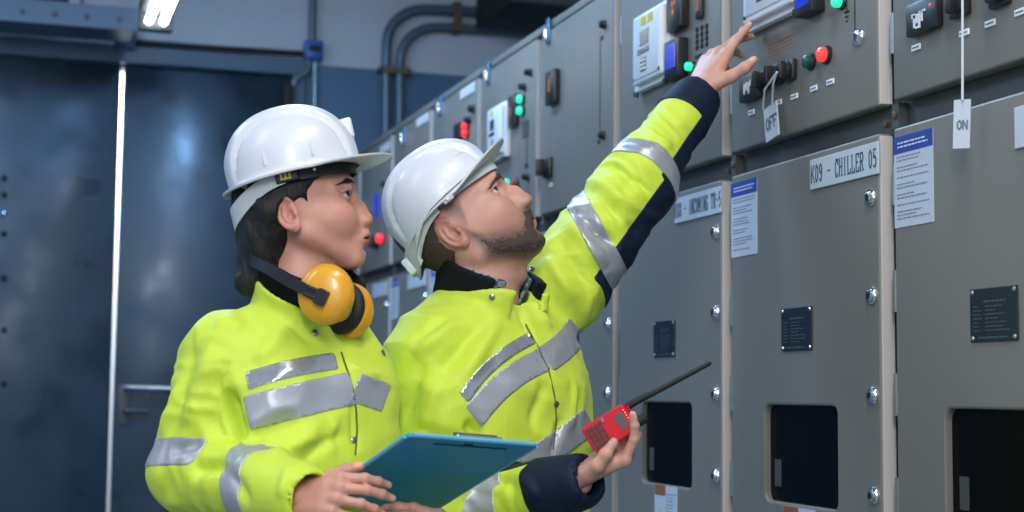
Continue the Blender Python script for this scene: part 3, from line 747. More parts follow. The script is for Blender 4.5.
# ------------------------------------------------------------------ head
def interp(z, tab, col):
    zs = [r[0] for r in tab][::-1]; ys = [r[col] for r in tab][::-1]; return np.interp(z, zs, ys)
class Head:
    """local frame: x forward, y to the person's left, z up; origin midway between the ear canals"""
    def __init__(s, tab, g): s.tab = tab; s.g = g; zz = np.linspace(-.13, .16, 600); s.zz = zz; s.t = []
    def prep(s):
        k = np.exp(-np.linspace(-2.2, 2.2, 61)**2); k /= k.sum()
        s.t = [np.convolve(np.pad(interp(s.zz, s.tab, c), 30, 'edge'), k, 'valid') for c in (1, 2, 3)]
    def sdf(s, p):
        g = s.g; x, y, z = p[:, 0], p[:, 1], p[:, 2]; ay = np.abs(y)
        xf, xb, w = (np.interp(z, s.zz, t) for t in s.t)
        c = (xf+xb)*.5-.012; w = np.maximum(w, 1e-3)
        fx = np.where(x > c, (x-c)/np.maximum(xf-c, 1e-3), (c-x)/np.maximum(c-xb, 1e-3))
        pw = np.where(x > c, np.interp(z, [-.02, .03], [2.25, 2.05]), 2.0)
        k = (np.abs(fx)**pw+(ay/w)**pw+1e-9)**(1/pw)
        d = (k-1)*np.minimum(w, (xf-xb)*.5)*.9
        d = np.maximum(np.maximum(d, z-.128), s.tab[-1][0]-z)
        q = np.stack([x, ay, z], 1)                                     # mirrored copy for paired features
        E = g['eye']
        # cheekbones, jaw, chin, brow
        d = su(d, ell(q, (E[0]-.022, .046, -.012), (.028, .021, .024)), .026)
        d = su(d, ell(q, (E[0]-.018, .030, -.024), (.026, .020, .022)), .02)
        d = su(d, rc(q, g['jaw'], (g['chin'][0]-.022, .022, g['chin'][1]-.002), .013, .016), .022)
        d = su(d, ell(q, (g['chin'][0]-.018, 0, g['chin'][1]), (.020, .021, .017)), .015)
        d = su(d, chain(q, [(g['brow'][0]-.010, .004, g['brow'][1]-.004), (g['brow'][0]-.014, .022, g['brow'][1]), (g['brow'][0]-.034, .048, g['brow'][1]-.006)], [.009, .009, .007]), .014)
        # eye sockets, lids
        d = ss(d, ell(q, (E[0]+.0135, E[1]+.002, E[2]+.000), (.016, .0165, .0115)), .012)
        lid = sph(q, E, .0138)
        op = ell(q, (E[0]+.0115, E[1]+.0025, E[2]+.0005), (.0125, .0150, g.get('open', .0052)), rotm((1, 0, 0), 5))
        lid = ss(lid, op, .0012)
        d = su(d, lid, .005); d = ss(d, si(op, sph(q, E, .0150), .001), .001)
        d = su(d, chain(q, [(E[0]+.010, E[1]-.013, E[2]+.0065), (E[0]+.0125, E[1]+.002, E[2]+.0095), (E[0]+.003, E[1]+.017, E[2]+.005)], [.0025, .0032, .002]), .005)
        # nose
        N = g['nose']; na = g['nasion']
        d = su(d, chain(q, [(na[0]-.008, 0, na[1]), ((na[0]*.5+N[0]*.5)-.0085+g.get('hump', 0), 0, (na[1]+N[1])*.5+.001), (N[0]-.0105, 0, N[1])], [.0078, .0082, .0105]), .010)
        d = su(d, ell(q, (N[0]-.0175, .0125, N[1]-.0045), (.0125, .0075, .0080)), .004)
        d = su(d, rc(q, (N[0]-.012, 0, N[1]-.006), (g['subn'][0]-.004, 0, g['subn'][1]+.002), .0055, .005), .005)
        d = ss(d, ell(q, (N[0]-.0165, .0068, N[1]-.0125), (.0065, .0032, .0045)), .003)
        d = su(d, ell(q, (N[0]-.0225, 0, N[1]-.006), (.0175, .0140, .0105)), .008)
        d = su(d, ell(q, (N[0]-.030, .012, N[1]+.006), (.016, .010, .016)), .010)
        # mouth
        u = g['ulip']; l = g['llip']; st = g['stom']; mw = g.get('mw', .024)
        d = su(d, ell(q, (u[0]-.026, 0, st[1]+.002), (.0185, .029, .024)), .016)
        d = su(d, rc(q, (g['subn'][0]-.008, 0, g['subn'][1]-.004), (u[0]-.009, 0, u[1]), .008, .010), .012)
        d = su(d, chain(q, [(u[0]-.0048, 0, u[1]), (u[0]-.0064, .011, u[1]), (u[0]-.0120, .020, u[1]-.002), (st[0]-.0105, mw, st[1]+.001)], [.0042, .0041, .0036, .002]), .005)
        d = su(d, chain(q, [(l[0]-.0050, 0, l[1]), (l[0]-.0066, .011, l[1]), (l[0]-.0115, .020, l[1]+.0015), (st[0]-.0105, mw, st[1]-.001)], [.0048, .0045, .0038, .002]), .005)
        d = ss(d, chain(q, [(st[0]+.006, 0, st[1]), (st[0]+.003, .012, st[1]+.0003), (st[0]-.003, .021, st[1]), (st[0]-.0100, mw+.002, st[1]-.001)], [g.get('gap', .0014)]*4), .0010)
        d = ss(d, ell(q, (g['chin'][0]+.006, 0, (l[1]+g['chin'][1])*.5+.001), (.007, .018, .004)), .008)
        # ears
        er = g.get('ear', 1.); eo = np.array([-.012, .0755, .006], F4)
        R = rotm((0, 0, 1), 20)@rotm((0, 1, 0), -14)@rotm((1, 0, 0), 8)
        e = (q-eo)@R.astype(F4)/er
        disc = ell(e, (0, 0, 0), (.0185, .0055, .0315)); disc = su(disc, ell(e, (.002, 0, -.024), (.0105, .0052, .0125)), .006)
        th = np.linspace(-2.5, 1.9, 15); rim = [(-.0155*math.cos(t)*1.02-.001, .0035, .0285*math.sin(-t)*-1.0+.002) for t in th]
        rim = [(-.0165*math.cos(t), .0035+.001, .0285*math.sin(t)+.001) for t in np.linspace(-1.9, 2.5, 15)]
        disc = su(disc, chain(e, rim, [.0028]+[.0034]*12+[.003, .0024], .002), .003)
        disc = ss(disc, ell(e, (-.001, .007, .012), (.0105, .0055, .0125)), .003)
        disc = ss(disc, ell(e, (.0045, .006, -.006), (.0085, .0085, .0105)), .003)
        disc = su(disc, chain(e, [(-.006, .0035, -.012), (-.0085, .004, .002), (-.003, .004, .014)], [.0025]*3, .002), .0025)
        disc = su(disc, ell(e, (.0125, .0025, -.006), (.0042, .004, .006)), .003)
        d = su(d, disc*er, .006)
        # neck
        nk = g['neck']
        d = su(d, chain(p, nk[0], nk[1], .02), .022)
        d = su(d, rc(p, *g['sub'], *g['subr']), .02)
        if 'adam' in g: d = su(d, sph(p, g['adam'], .010), .02)
        return d
    def build(s, h=.0017):
        s.prep(); v, f = extract(s.sdf, (-.14, -.105, -.235), (.165, .105, .135), h); v = smooth(v, f, 1, .35); return v, f
def eye_mesh(c, r, gaze, n=16):
    gaze = unit(gaze); a = unit(np.cross(gaze, (0, 0, 1.))); b = np.cross(a, gaze)
    def cap(R, t0, t1, k):
        mb = MB(); v = []; fcs = []
        for i in range(k+1):
            t = t0+(t1-t0)*i/k
            for j in range(n): ph = 2*PI*j/n; v.append(c+R*(math.cos(t)*gaze+math.sin(t)*(math.cos(ph)*a+math.sin(ph)*b)))
        for i in range(k):
            for j in range(n): fcs.append((i*n+j, i*n+(j+1) % n, (i+1)*n+(j+1) % n, (i+1)*n+j))
        return mb.add(v, fcs)
    return cap(r, 1e-3, PI-1e-3, 14), cap(r+.0004, 1e-3, .48, 5), cap(r+.0007, 1e-3, .2, 3)

# ------------------------------------------------------------------ hand: x to the fingers, y to the thumb side, z out of the back of the hand
MCP = [(.094, .029, .000), (.097, .008, .003), (.092, -.013, .001), (.083, -.032, -.004)]
FLEN = [(.043, .026, .021), (.047, .030, .022), (.043, .028, .022), (.034, .021, .019)]
FRAD = [(.0102, .0090, .0082, .0068), (.0104, .0092, .0083, .0070), (.0098, .0087, .0079, .0066), (.0088, .0077, .0070, .0058)]
class Hand:
    def __init__(s, flex, spread=(6, 1, -4, -10), thumb=None, scale=1., fore=.05):
        s.fl, s.sp, s.scale, s.fore = flex, spread, scale, fore; s.fing = []
        for k in range(4):
            p = A(*MCP[k]); pts = [p]; a = 0; sp = math.radians(spread[k])
            for j in range(3):
                a += math.radians(flex[k][j])
                d = A(math.cos(a)*math.cos(sp), math.cos(a)*math.sin(sp), -math.sin(a)); p = p+d*FLEN[k][j]; pts.append(p)
            s.fing.append(pts)
        s.th = [A(*q) for q in (thumb or [(.022, .026, -.008), (.055, .052, -.018), (.086, .066, -.022), (.110, .072, -.022)])]
    def sdf(s, p):
        p = p/s.scale
        d = rc(p, (0, .016, 0), MCP[0], .017, .0125)
        for k in (1, 2, 3): d = su(d, rc(p, (0, .016-.010*k, 0), MCP[k], .017, (.0128, .012, .0108)[k-1]), .012)
        d = su(d, rc(p, (.012, -.018, -.004), (.07, -.030, -.008), .013, .012), .015)
        d = su(d, ell(p, (.045, -.002, -.004), (.045, .032, .014)), .012)
        for k in range(4):
            F = s.fing[k]; e = chain(p, F, FRAD[k], .004)
            for j in (1, 2): e = su(e, sph(p, F[j]+A(0, 0, .0006), FRAD[k][j]*1.06), .003)
            d = su(d, e, .0055)
            d = su(d, ell(p, A(*MCP[k])+A(-.002, 0, .006), (.010, .0075, .0065)), .006)
        T = s.th; e = chain(p, T, [.0165, .0130, .0112, .0082], .006); e = su(e, sph(p, T[2], .0116), .004)
        d = su(d, e, .014)
        d = su(d, rc(p, (.03, .006, -.006), (.07, .02, -.006), .016, .013), .012)
        d = su(d, ell(p, (-.008, 0, 0), (.034, .028, .021)), .014)
        q = p.copy(); q[:, 2] *= 1.25
        fd = s.fdir*A(1, 1, 1.25); d = su(d, rc(q, fd*.01, fd*s.fore, .026, .031), .015)
        return d*s.scale
    def build(s, o, X, Y, h=.0016):
        X = unit(X); Y = unit(np.asarray(Y)-X*(np.asarray(Y)@X)); Z = np.cross(X, Y)
        s.frame = (np.asarray(o, float), X, Y, s.hand*Z)
        s.fdir = A(-1, 0, 0) if s.fw is None else A(s.fw@X, s.fw@Y, s.fw@(s.hand*Z)); s.fdir = unit(s.fdir)
        allp = np.array([q for F in s.fing for q in F]+s.th)*s.scale
        lo = np.minimum(allp.min(0)-.02, (-s.fore-.045, -.08, -.07)); hi = np.maximum(allp.max(0)+.02, (.05, .06, .06))
        v, f = extract(s.sdf, lo, hi, h); v = smooth(v, f, 1, .4)
        nail = np.full(len(v), 0.)
        for F, r in list(zip(s.fing, [q[3] for q in FRAD]))+[(s.th, .0082)]:
            d = unit(F[3]-F[2])
            if F is s.th: up = unit(A(0, .35, 1)-d*(A(0, .35, 1)@d))
            else: up = unit(A(0, 0, 1)-d*d[2]) if abs(d[2]) < .97 else A(1, 0, 0)
            if d[2] < -.97: up = A(1, 0, 0)
            if F is not s.th and np.dot(np.cross(np.cross(d, up), d), A(1, 0, 0)) < 0 and d[2] < -.2: up = up
            c = (F[3]+up*r*.95-d*.001)*s.scale
            nail = np.maximum(nail, sstep(-ell(v.astype(F4), c, (.0072, .0072, .0072)), 0, .001))
        O, X, Y, Z = s.frame
        w = O+v[:, :1]*X+v[:, 1:2]*Y+v[:, 2:]*Z
        if s.hand < 0: f = f[:, ::-1]
        return w, f, nail
    hand = 1; fw = None
    def pt(s, q): O, X, Y, Z = s.frame; q = np.asarray(q)*s.scale; return O+q[0]*X+q[1]*Y+q[2]*Z
# ================================================================== skin and heads
def skin_mat(name, base, lip, deep, hairc, brow_dark=.9):
    m = bpy.data.materials.new(name); m.use_nodes = True; nt = m.node_tree; b = nt.nodes['Principled BSDF']; L = nt.links.new
    tc = nt.nodes.new('ShaderNodeTexCoord')
    def att(n): a = nt.nodes.new('ShaderNodeAttribute'); a.attribute_name = n; return a.outputs['Fac']
    def mixc(fac, a, c):
        x = nt.nodes.new('ShaderNodeMix'); x.data_type = 'RGBA'; L(fac, x.inputs[0])
        if hasattr(a, 'links'): L(a, x.inputs[6])
        else: x.inputs[6].default_value = (*a, 1)
        x.inputs[7].default_value = (*c, 1); return x.outputs[2]
    n1 = nt.nodes.new('ShaderNodeTexNoise'); n1.inputs['Scale'].default_value = 45; n1.inputs['Detail'].default_value = 6; L(tc.outputs['Object'], n1.inputs['Vector'])
    col = mixc(n1.outputs['Fac'], tuple(x*.92 for x in base), tuple(min(1, x*1.08) for x in base))
    col = mixc(att('blush'), col, deep); col = mixc(att('lip'), col, lip); col = mixc(att('nail'), col, tuple(min(1, x*1.25+.03) for x in base))
    n2 = nt.nodes.new('ShaderNodeTexNoise'); n2.inputs['Scale'].default_value = 420; n2.inputs['Detail'].default_value = 2; L(tc.outputs['Object'], n2.inputs['Vector'])
    ad = nt.nodes.new('ShaderNodeMath'); ad.operation = 'MULTIPLY_ADD'; L(n2.outputs['Fac'], ad.inputs[0]); ad.inputs[1].default_value = .9; ad.inputs[2].default_value = -.45
    a2 = nt.nodes.new('ShaderNodeMath'); a2.operation = 'ADD'; a2.use_clamp = True; L(att('stubble'), a2.inputs[0])
    mu = nt.nodes.new('ShaderNodeMath'); mu.operation = 'MULTIPLY'; L(ad.outputs[0], mu.inputs[0]); L(att('stubble'), mu.inputs[1]); L(mu.outputs[0], a2.inputs[1])
    col = mixc(a2.outputs[0], col, hairc)
    L(col, b.inputs['Base Color']); b.inputs['Roughness'].default_value = .48; b.inputs['Specular IOR Level'].default_value = .42
    b.inputs['Subsurface Weight'].default_value = .12; b.inputs['Subsurface Radius'].default_value = (.012, .005, .003); b.inputs['Subsurface Scale'].default_value = .5
    bp = nt.nodes.new('ShaderNodeBump'); bp.inputs['Strength'].default_value = .12; bp.inputs['Distance'].default_value = .0012; L(n2.outputs['Fac'], bp.inputs['Height']); L(bp.outputs[0], b.inputs['Normal'])
    return m
def hair_mat(name, col, bump=.6, scale=300, stretch=(1, 1, .12), rough=.42):
    m = bpy.data.materials.new(name); m.use_nodes = True; nt = m.node_tree; b = nt.nodes['Principled BSDF']; L = nt.links.new
    tc = nt.nodes.new('ShaderNodeTexCoord'); mp = nt.nodes.new('ShaderNodeMapping'); mp.inputs['Scale'].default_value = stretch; L(tc.outputs['Object'], mp.inputs['Vector'])
    n = nt.nodes.new('ShaderNodeTexNoise'); n.inputs['Scale'].default_value = scale; n.inputs['Detail'].default_value = 3; L(mp.outputs[0], n.inputs['Vector'])
    x = nt.nodes.new('ShaderNodeMix'); x.data_type = 'RGBA'; L(n.outputs['Fac'], x.inputs[0]); x.inputs[6].default_value = (*[c*.5 for c in col], 1); x.inputs[7].default_value = (*[min(1, c*1.5) for c in col], 1); L(x.outputs[2], b.inputs['Base Color'])
    b.inputs['Roughness'].default_value = rough
    bp = nt.nodes.new('ShaderNodeBump'); bp.inputs['Strength'].default_value = bump; bp.inputs['Distance'].default_value = .004; L(n.outputs['Fac'], bp.inputs['Height']); L(bp.outputs[0], b.inputs['Normal'])
    return m
M['skinw'] = skin_mat('skin_warm', (.58,.290,.215), (.36,.115,.10), (.54,.21,.16), (.02,.012,.01))
M['skinm'] = skin_mat('skin_fair', (.56,.305,.235), (.42,.17,.15), (.52,.21,.165), (.045,.027,.02))
M['hairb'] = hair_mat('black_hair', (.003,.0028,.003), .6, 300, (1, 1, .12), .6)
M['hairs'] = hair_mat('short_brown_hair', (.05,.032,.025), .8, 500, (1, 1, 1), .6)
M['beard'] = hair_mat('dark_beard', (.055,.035,.028), .7, 600, (1, 1, .5), .6)
M['sclera'] = mat('eye_white', (.62,.60,.60), .12)
M['irisb'] = mat('brown_iris', (.045,.022,.012), .1)
M['irisg'] = mat('grey_iris', (.09,.11,.12), .1)
M['pupil'] = mat('pupil', (.004,.004,.005), .08)

def frame_at(px, py, D, yaw, pitch, roll):
    O = P(px, py, D); v = ray(px, py); vh = unit((v[0], v[1], 0)); r = A(vh[1], -vh[0], 0)
    R0 = np.stack([r, vh, A(0, 0, 1)], 1)
    return O, R0@rotm((0, 0, 1), yaw)@rotm((0, 1, 0), -pitch)@rotm((1, 0, 0), roll)
HW_tab = [  # z, front, back, half width
 (.130,.030,-.040,.030),(.118,.062,-.070,.050),(.100,.083,-.086,.062),(.080,.096,-.093,.069),(.060,.102,-.096,.072),(.040,.1035,-.095,.0735),
 (.020,.1005,-.091,.0725),(0,.0985,-.083,.0715),(-.018,.0980,-.064,.069),(-.032,.0975,-.034,.065),(-.044,.0965,-.006,.059),(-.057,.092,.018,.050),(-.070,.084,.036,.038),(-.081,.068,.048,.020),(-.088,.055,.05,.006)]
HW = Head(HW_tab, dict(eye=(.0810,.0320,.0215), open=.0066, brow=(.1040,.0400), nasion=(.1060,.018), nose=(.1225,-.0215), subn=(.1055,-.034), ulip=(.1100,-.0485), stom=(.1025,-.0548), llip=(.1070,-.0608), chin=(.0940,-.0790), mw=.027, gap=.0009, jaw=(.008,.0545,-.034),
    neck=([(-.008,0,-.03),(-.020,0,-.10),(-.045,0,-.22)],[.048,.050,.056]), sub=[(.062,0,-.066),(.022,0,-.070)], subr=(.016,.030), ear=.95))
HM_tab = [
 (.130,.030,-.045,.030),(.118,.066,-.074,.052),(.100,.090,-.089,.065),(.080,.107,-.096,.073),(.060,.116,-.098,.0765),(.040,.1165,-.097,.077),
 (.020,.110,-.093,.0755),(0,.107,-.085,.0745),(-.020,.106,-.073,.072),(-.040,.107,-.054,.068),(-.058,.106,-.032,.062),(-.074,.104,-.010,.053),(-.088,.098,.010,.041),(-.101,.082,.030,.022),(-.109,.06,.04,.008)]
HM = Head(HM_tab, dict(eye=(.0870,.0335,.0215), open=.0064, brow=(.1180,.0385), nasion=(.1190,.021), nose=(.1385,-.0205), subn=(.1165,-.034), ulip=(.1190,-.0510), stom=(.1120,-.0570), llip=(.1155,-.0640), chin=(.1075,-.0890), mw=.025, gap=.0009, hump=.002, jaw=(.0,.060,-.052),
    neck=([(-.004,0,-.04),(-.030,0,-.09),(-.105,0,-.19)],[.058,.061,.066]), sub=[(.070,0,-.078),(.020,0,-.085)], subr=(.018,.040), ear=.98, adam=(.033,0,-.120)))
class Person: pass
def head_attrs(H, v, man):
    g = H.g; x, y, z = v.T; ay = np.abs(y); q = np.stack([x, ay, z], 1).astype(F4)
    u, l, st, mw = g['ulip'], g['llip'], g['stom'], g['mw']
    dl = np.minimum((.0022 if man else 0)+chain(q, [(u[0], 0, u[1]-.002), (u[0]-.006, .012, u[1]-.0025), (u[0]-.012, .020, u[1]-.003), (st[0]-.009, mw, st[1])], [.0036,.0036,.0028,.001]), chain(q, [(l[0], 0, l[1]+.001), (l[0]-.004, .012, l[1]+.001), (l[0]-.010, .020, l[1]+.002), (st[0]-.009, mw, st[1])], [.0042,.0040,.003,.001]))
    ml = chain(q, [(st[0]+.004, 0, st[1]), (st[0]+.001, .012, st[1]+.0003), (st[0]-.004, .021, st[1]), (st[0]-.011, mw+.002, st[1]-.001)], [.0018,.0016,.0015,.0012])
    at = {'lip': sstep(-dl, -.0015, .0015)}; H.ml = sstep(-ml, -.0012, .0010)
    ear = sstep(-ell(q, (-.012,.078,.004), (.026,.02,.04)), -.01, .01)*(ay > .071)
    N = g['nose']
    at['blush'] = np.clip(.7*ear*(x < .012)+.5*sstep(-sph(q, (N[0],0,N[1]), .018), -.008, .008)+.45*sstep(-ell(q, (.07,.05,-.018), (.03,.02,.022)), -.015, .01), 0, .85)
    # brows
    b = g['brow']
    q0 = q.copy(); q0[:, 0] = 0
    db = chain(q0, ([(0, .008, b[1]-.006), (0, .026, b[1]+.0015), (0, .056, b[1]-.010)] if man else [(0, .019, b[1]-.001), (0, .036, b[1]+.0035), (0, .056, b[1]-.002)]), [.0034,.0034,.0016] if man else [.0010,.0019,.0008])
    db = np.where(x > .05, db, .02)
    H.db = db
    stub = np.zeros(len(v))
    if man:
        # beard: jaw, chin, moustache; not the lips, nor the cheek above the line from ear to mouth corner
        line = np.interp(x, [-.01, .006, .03, .06, .085, .12], [.024, .008, -.026, -.043, -.050, -.040])
        up = np.interp(x, [.0, .02, .05, .08, .12], [-.07, -.083, -.104, -.118, -.128])
        d1 = np.maximum(z-line, np.maximum(up-z, np.maximum(.001-x, -1)))
        mo = chain(q0, [(0, .002, g['subn'][1]-.0085), (0, .018, g['subn'][1]-.0125), (0, .030, st[1]-.003), (0, .033, st[1]-.022)], [.0072,.0075,.0070,.009])
        mo = np.where(x > .06, mo, .03)-.008
        noth = np.maximum(.0075-dl, -1)                 # keep the lips clear
        cheek = -ell(q, (.108, .022, -.058), (.02,.02,.008))
        d1 = np.maximum(d1, np.minimum(cheek, .02)*.0+np.where((ay < .030) & (x > .085) & (z > l[1]-.010), .004, -1))
        H.mo = mo+.008; H.dbeard = np.maximum(np.minimum(d1, mo), .0015-dl)
        stub = sstep(-H.dbeard, -.010, .020)*.86
        neckst = sstep(-np.maximum(z+.06, -.15-z), -.01, .02)*.18*sstep(x, -.01, .02); stub = np.maximum(stub, neckst)
        # cropped hair: above and behind the ear
        hl = np.interp(x, [-.2, -.05, -.02, .012, .022, .035, .06, .09], [-.075, -.050, -.012, -.006, .010, .048, .062, .082])
        H.dhair = np.maximum(hl-z, -1)
        H.dhair = np.maximum(H.dhair, -ell(q, (-.012,.078,.004), (.024,.02,.036))*1.)
        stub = np.maximum(stub, sstep(-H.dhair, -.012, .016)*.62)
    at['stubble'] = np.clip(np.maximum(np.maximum(stub, sstep(-db, -.0022, .0015)*.95), H.ml*.72), 0, 1)
    return at
def make_person(label, H, man, at, eyesm, gaze, skin, lashes):
    p = Person(); px, py, D, yaw, pitch, roll, sc = at
    p.O, p.R = frame_at(px, py, D, yaw, pitch, roll); p.sc = sc; p.H = H; p.skin = skin
    p.v, p.f = H.build(); p.at = head_attrs(H, p.v, man); p.at['nail'] = np.zeros(len(p.v))
    p.root = thing('person', label, 'person', (p.O[0], p.O[1], 0)); p.man = man
    p.w = lambda q: p.O+(np.asarray(q)*p.sc)@p.R.T
    p.n = normals(p.v, p.f)
    E = H.g['eye']
    for s in (-1, 1):
        c = A(E[0], s*E[1], E[2]); gz = A(*gaze); a, b, d = eye_mesh(c, .0124, gz)
        for m in (a, b, d): m.v = [tuple(p.w(q)) for q in m.v]
        e = a.build('eye', M['sclera'], p.root, smooth=True); i = b.build('iris', eyesm, e, smooth=True); d.build('pupil', M['pupil'], e, smooth=True)
        lash = [(E[0]+.0128*math.cos(t)*.98+.0012, s*(E[1]+.001+.0128*math.sin(t)), E[2]+.0005+H.g['open']*.95*math.cos(t*1.25)+.0003) for t in np.linspace(-1.15, 1.2, 9)]
        m = MB().tube([p.w(q) for q in lash], [.0003]+[lashes]*7+[.0003], 6); m.build('eyelashes', M['hairb'], p.root, smooth=True)
    def sub(name, fld, m, th, taper, rough=0., par=None):
        v, t, (n, fd) = clip(p.v, p.f, fld, (p.n, fld)); n = n/np.linalg.norm(n, axis=1)[:, None]
        k = th*sstep(-fd, 0, taper)
        if rough: k = k*(1+rough*pnoise(v*340))
        v2, fs = shell(v, t, n, k+.0001, .001)
        return np_mesh(name, p.w(v2), fs, m, par or p.root)
    p.sub = sub
    sub('eyebrow', np.where(p.v[:, 1] < 0, H.db, 1.), M['beard' if man else 'hairb'], .0012, .003, .5)
    sub('eyebrow', np.where(p.v[:, 1] > 0, H.db, 1.), M['beard' if man else 'hairb'], .0012, .003, .5)
    if man:
        sub('beard', H.dbeard+.0195+.016*pnoise(p.v*200), M['beard'], .0016, .014, .9)
        sub('moustache', H.mo+.0015+.002*pnoise(p.v*260), M['beard'], .0030, .008, .7)
        sub('hair', np.maximum(H.dhair+.004+.006*pnoise(p.v*260), p.v[:, 0]+.022), M['hairs'], .0016, .012, .8)
    return p
WOMAN = make_person('woman in white hard hat and yellow high-visibility jacket, holding the teal clipboard', HW, False, (298, 221, 2.62, -2, 14, 0, 1.0), M['irisb'], (1, -.62, .12), M['skinw'], .0010)
MAN = make_person('bearded man in white hard hat, one arm raised to the panel, holding the red radio', HM, True, (462.5, 236, 2.89, -3, 40, 0, 1.045), M['irisg'], (1, -.62, .18), M['skinm'], .0008)
# ================================================================== hard hats (worn: things of their own)
M['hat'] = mat('hard_hat_white', (.64,.66,.73), .38, coat=.12, noise=.02, nscale=20)
M['hatgrey'] = mat('suspension_grey', (.50,.54,.57), .4)
M['sweat'] = mat('sweatband_black', (.012,.012,.014), .6)
def hard_hat(label, person, a0, a1, w, H, zc, tilt_front, tilt_rear, brim_f, brim_s, brim_r, lift, cx0, crest=.005, style=0):
    """dome from x=a1 (rear) to a0 (front) in the wearer's head frame; zc rim height at the sides"""
    t = thing('hard_hat', label, 'hard hat', tuple(person.w((cx0, 0, zc))), 'white hard hats worn by the two workers')
    NP, NT = 168, 46
    n = 2.35
    def rim(ph):
        c, s = math.cos(ph), math.sin(ph)
        return (cx0+(a0-cx0 if c > 0 else cx0-a1)*c, w*s, zc+(tilt_front*c*abs(c) if c > 0 else tilt_rear*c*c))
    V = []; F = []
    def dome(ph, u, off=0):
        """u 0 at rim, 1 at top"""
        x, y, z = rim(ph); ca = max(math.cos(u*PI/2), 0)**(2/n); sa = math.sin(u*PI/2)**(2/n)
        X = cx0+(x-cx0)*ca; Y = y*ca; Z = z+(zc+H-z)*sa
        rho = (abs(math.cos(ph))**n*max(math.cos(u*PI/2), 0)**2+math.sin(u*PI/2)**2)**(1/n)
        cr = float(sstep(np.array(rho), .855, .885))*crest*min(1., u*4+.25)-.0042*math.exp(-((rho-.850)/.016)**2)*min(1., u*6)
        d = A(X-cx0, Y, (Z-zc)*1.1+.02); d /= np.linalg.norm(d)
        return A(X, Y, Z)+d*(cr+off)
    rows = []
    for i in range(NT+1):
        u = 1-i/NT
        rows.append([dome(2*PI*j/NP, min(u, .9995)) for j in range(NP)])
    def brim(ph, k):
        x, y, z = rim(ph); c = math.cos(ph)
        f = max(0, (c-.25)/.75)**1.1 if c > .25 else 0; r = max(0, (-c-.3)/.7)
        wd = brim_s+(brim_f-brim_s)*f+(brim_r-brim_s)*r
        d = unit(A((x-cx0)*.9, y, 0)); d = unit(A(d[0]+.35*f, d[1]*(1-.25*f), 0))
        return A(x, y, z)+d*wd*k+A(0, 0, -.006*k*(1-f)+lift*f*k**1.3-.004*math.sin(k*PI)*(1-f))
    for k in (.06, .2, .4, .6, .8, .95, 1.0): rows.append([brim(2*PI*j/NP, k) for j in range(NP)])
    rows.append([brim(2*PI*j/NP, 1.0)+A(0, 0, -.004) for j in range(NP)])
    m = MB(); v = [person.w(q) for r in rows for q in r]; f = []
    for i in range(len(rows)-1):
        for j in range(NP): f.append((i*NP+j, i*NP+(j+1) % NP, (i+1)*NP+(j+1) % NP, (i+1)*NP+j))
    f.append(tuple(range(NP)))
    m.add(v, f); o = m.build('shell', M['hat'], t, smooth=True, angle=60)
    sd = o.modifiers.new('thick', 'SOLIDIFY'); sd.thickness = .0028; sd.offset = -1
    return t, rim, dome, brim
def ribbon(pts, ups, h, th, out):
    """strip of height h and thickness th along pts; out(p) gives the outward direction"""
    m = MB(); v = []
    for p, u in zip(pts, ups):
        p = np.asarray(p); u = unit(u); o = out(p)
        for du, do in ((-.5, 0), (.5, 0), (.5, 1), (-.5, 1)): v.append(p+u*h*du+o*th*do)
    f = []
    for i in range(len(pts)-1):
        for k in range(4): f.append((i*4+k, i*4+(k+1) % 4, i*4+4+(k+1) % 4, i*4+4+k))
    f += [(0, 1, 2, 3), tuple(len(pts)*4-4+k for k in (3, 2, 1, 0))]
    return m.add(v, f)
def to_world(m, p): m.v = [tuple(p.w(q)) for q in m.v]; return m
def band(person, t, name, m, ph0, ph1, a, b, cx, zf, h, th=.003, n=28, hf=None):
    pts = []; ups = []
    for i in range(n+1):
        ph = math.radians(ph0+(ph1-ph0)*i/n); pts.append(A(cx+a*math.cos(ph), b*math.sin(ph), zf(ph))); ups.append((0, 0, 1))
    out = lambda q: unit(A((q[0]-cx)/a**2, q[1]/b**2, 0))
    mm = ribbon(pts, ups, h, th, out)
    if hf:
        k = 0
        for i in range(n+1):
            ph = math.radians(ph0+(ph1-ph0)*i/n); s = hf(ph)
            for j, du in enumerate((-.5, .5, .5, -.5)):
                x = list(mm.v[i*4+j]); x[2] = pts[i][2]+h*du*s; mm.v[i*4+j] = tuple(x)
    return to_world(mm, person).build(name, m, t, smooth=True)
# --- the woman's hat
W = WOMAN
hw, rim, dome, brim = hard_hat('white hard hat with raised centre crest, worn level by the woman', W, .121, -.098, .102, .108, .0790, -.008, -.004, .058, .011, .014, .003, .010, crest=.0062)
zf = lambda ph: .066 if math.cos(ph) > 0 else .066-.043*math.cos(ph)**2
band(W, hw, 'sweatband', M['sweat'], -82, 82, .106, .082, .004, lambda ph: .0665, .022, .004)
band(W, hw, 'nape_strap', M['hatgrey'], 95, 265, .107, .084, .004, zf, .030, .003, hf=lambda ph: .75+.45*math.cos(ph)**2)
for s in (-1, 1):
    m = MB().bbox((-.020, s*.0875-.004, .056), (.018, s*.0875+.004, .076), .002); to_world(m, W).build('strap_slider', M['black'], hw, smooth=True)
m = MB()
for k in range(3): m.box((-.012+.007*k, -.0925, .061), (-.008+.007*k, -.0915, .070))
m.box((-.012, -.0925, .060), (.006, -.0915, .062)); to_world(m, W).build('printed_mark', M['yellow'], hw)
m = MB(); c = dome(0, .30); m.bbox((c[0]-.012, -.022, c[2]-.018), (c[0]+.0085, .022, c[2]+.016), .004, 3); to_world(m, W).build('badge_mount', M['hat'], hw, smooth=True)
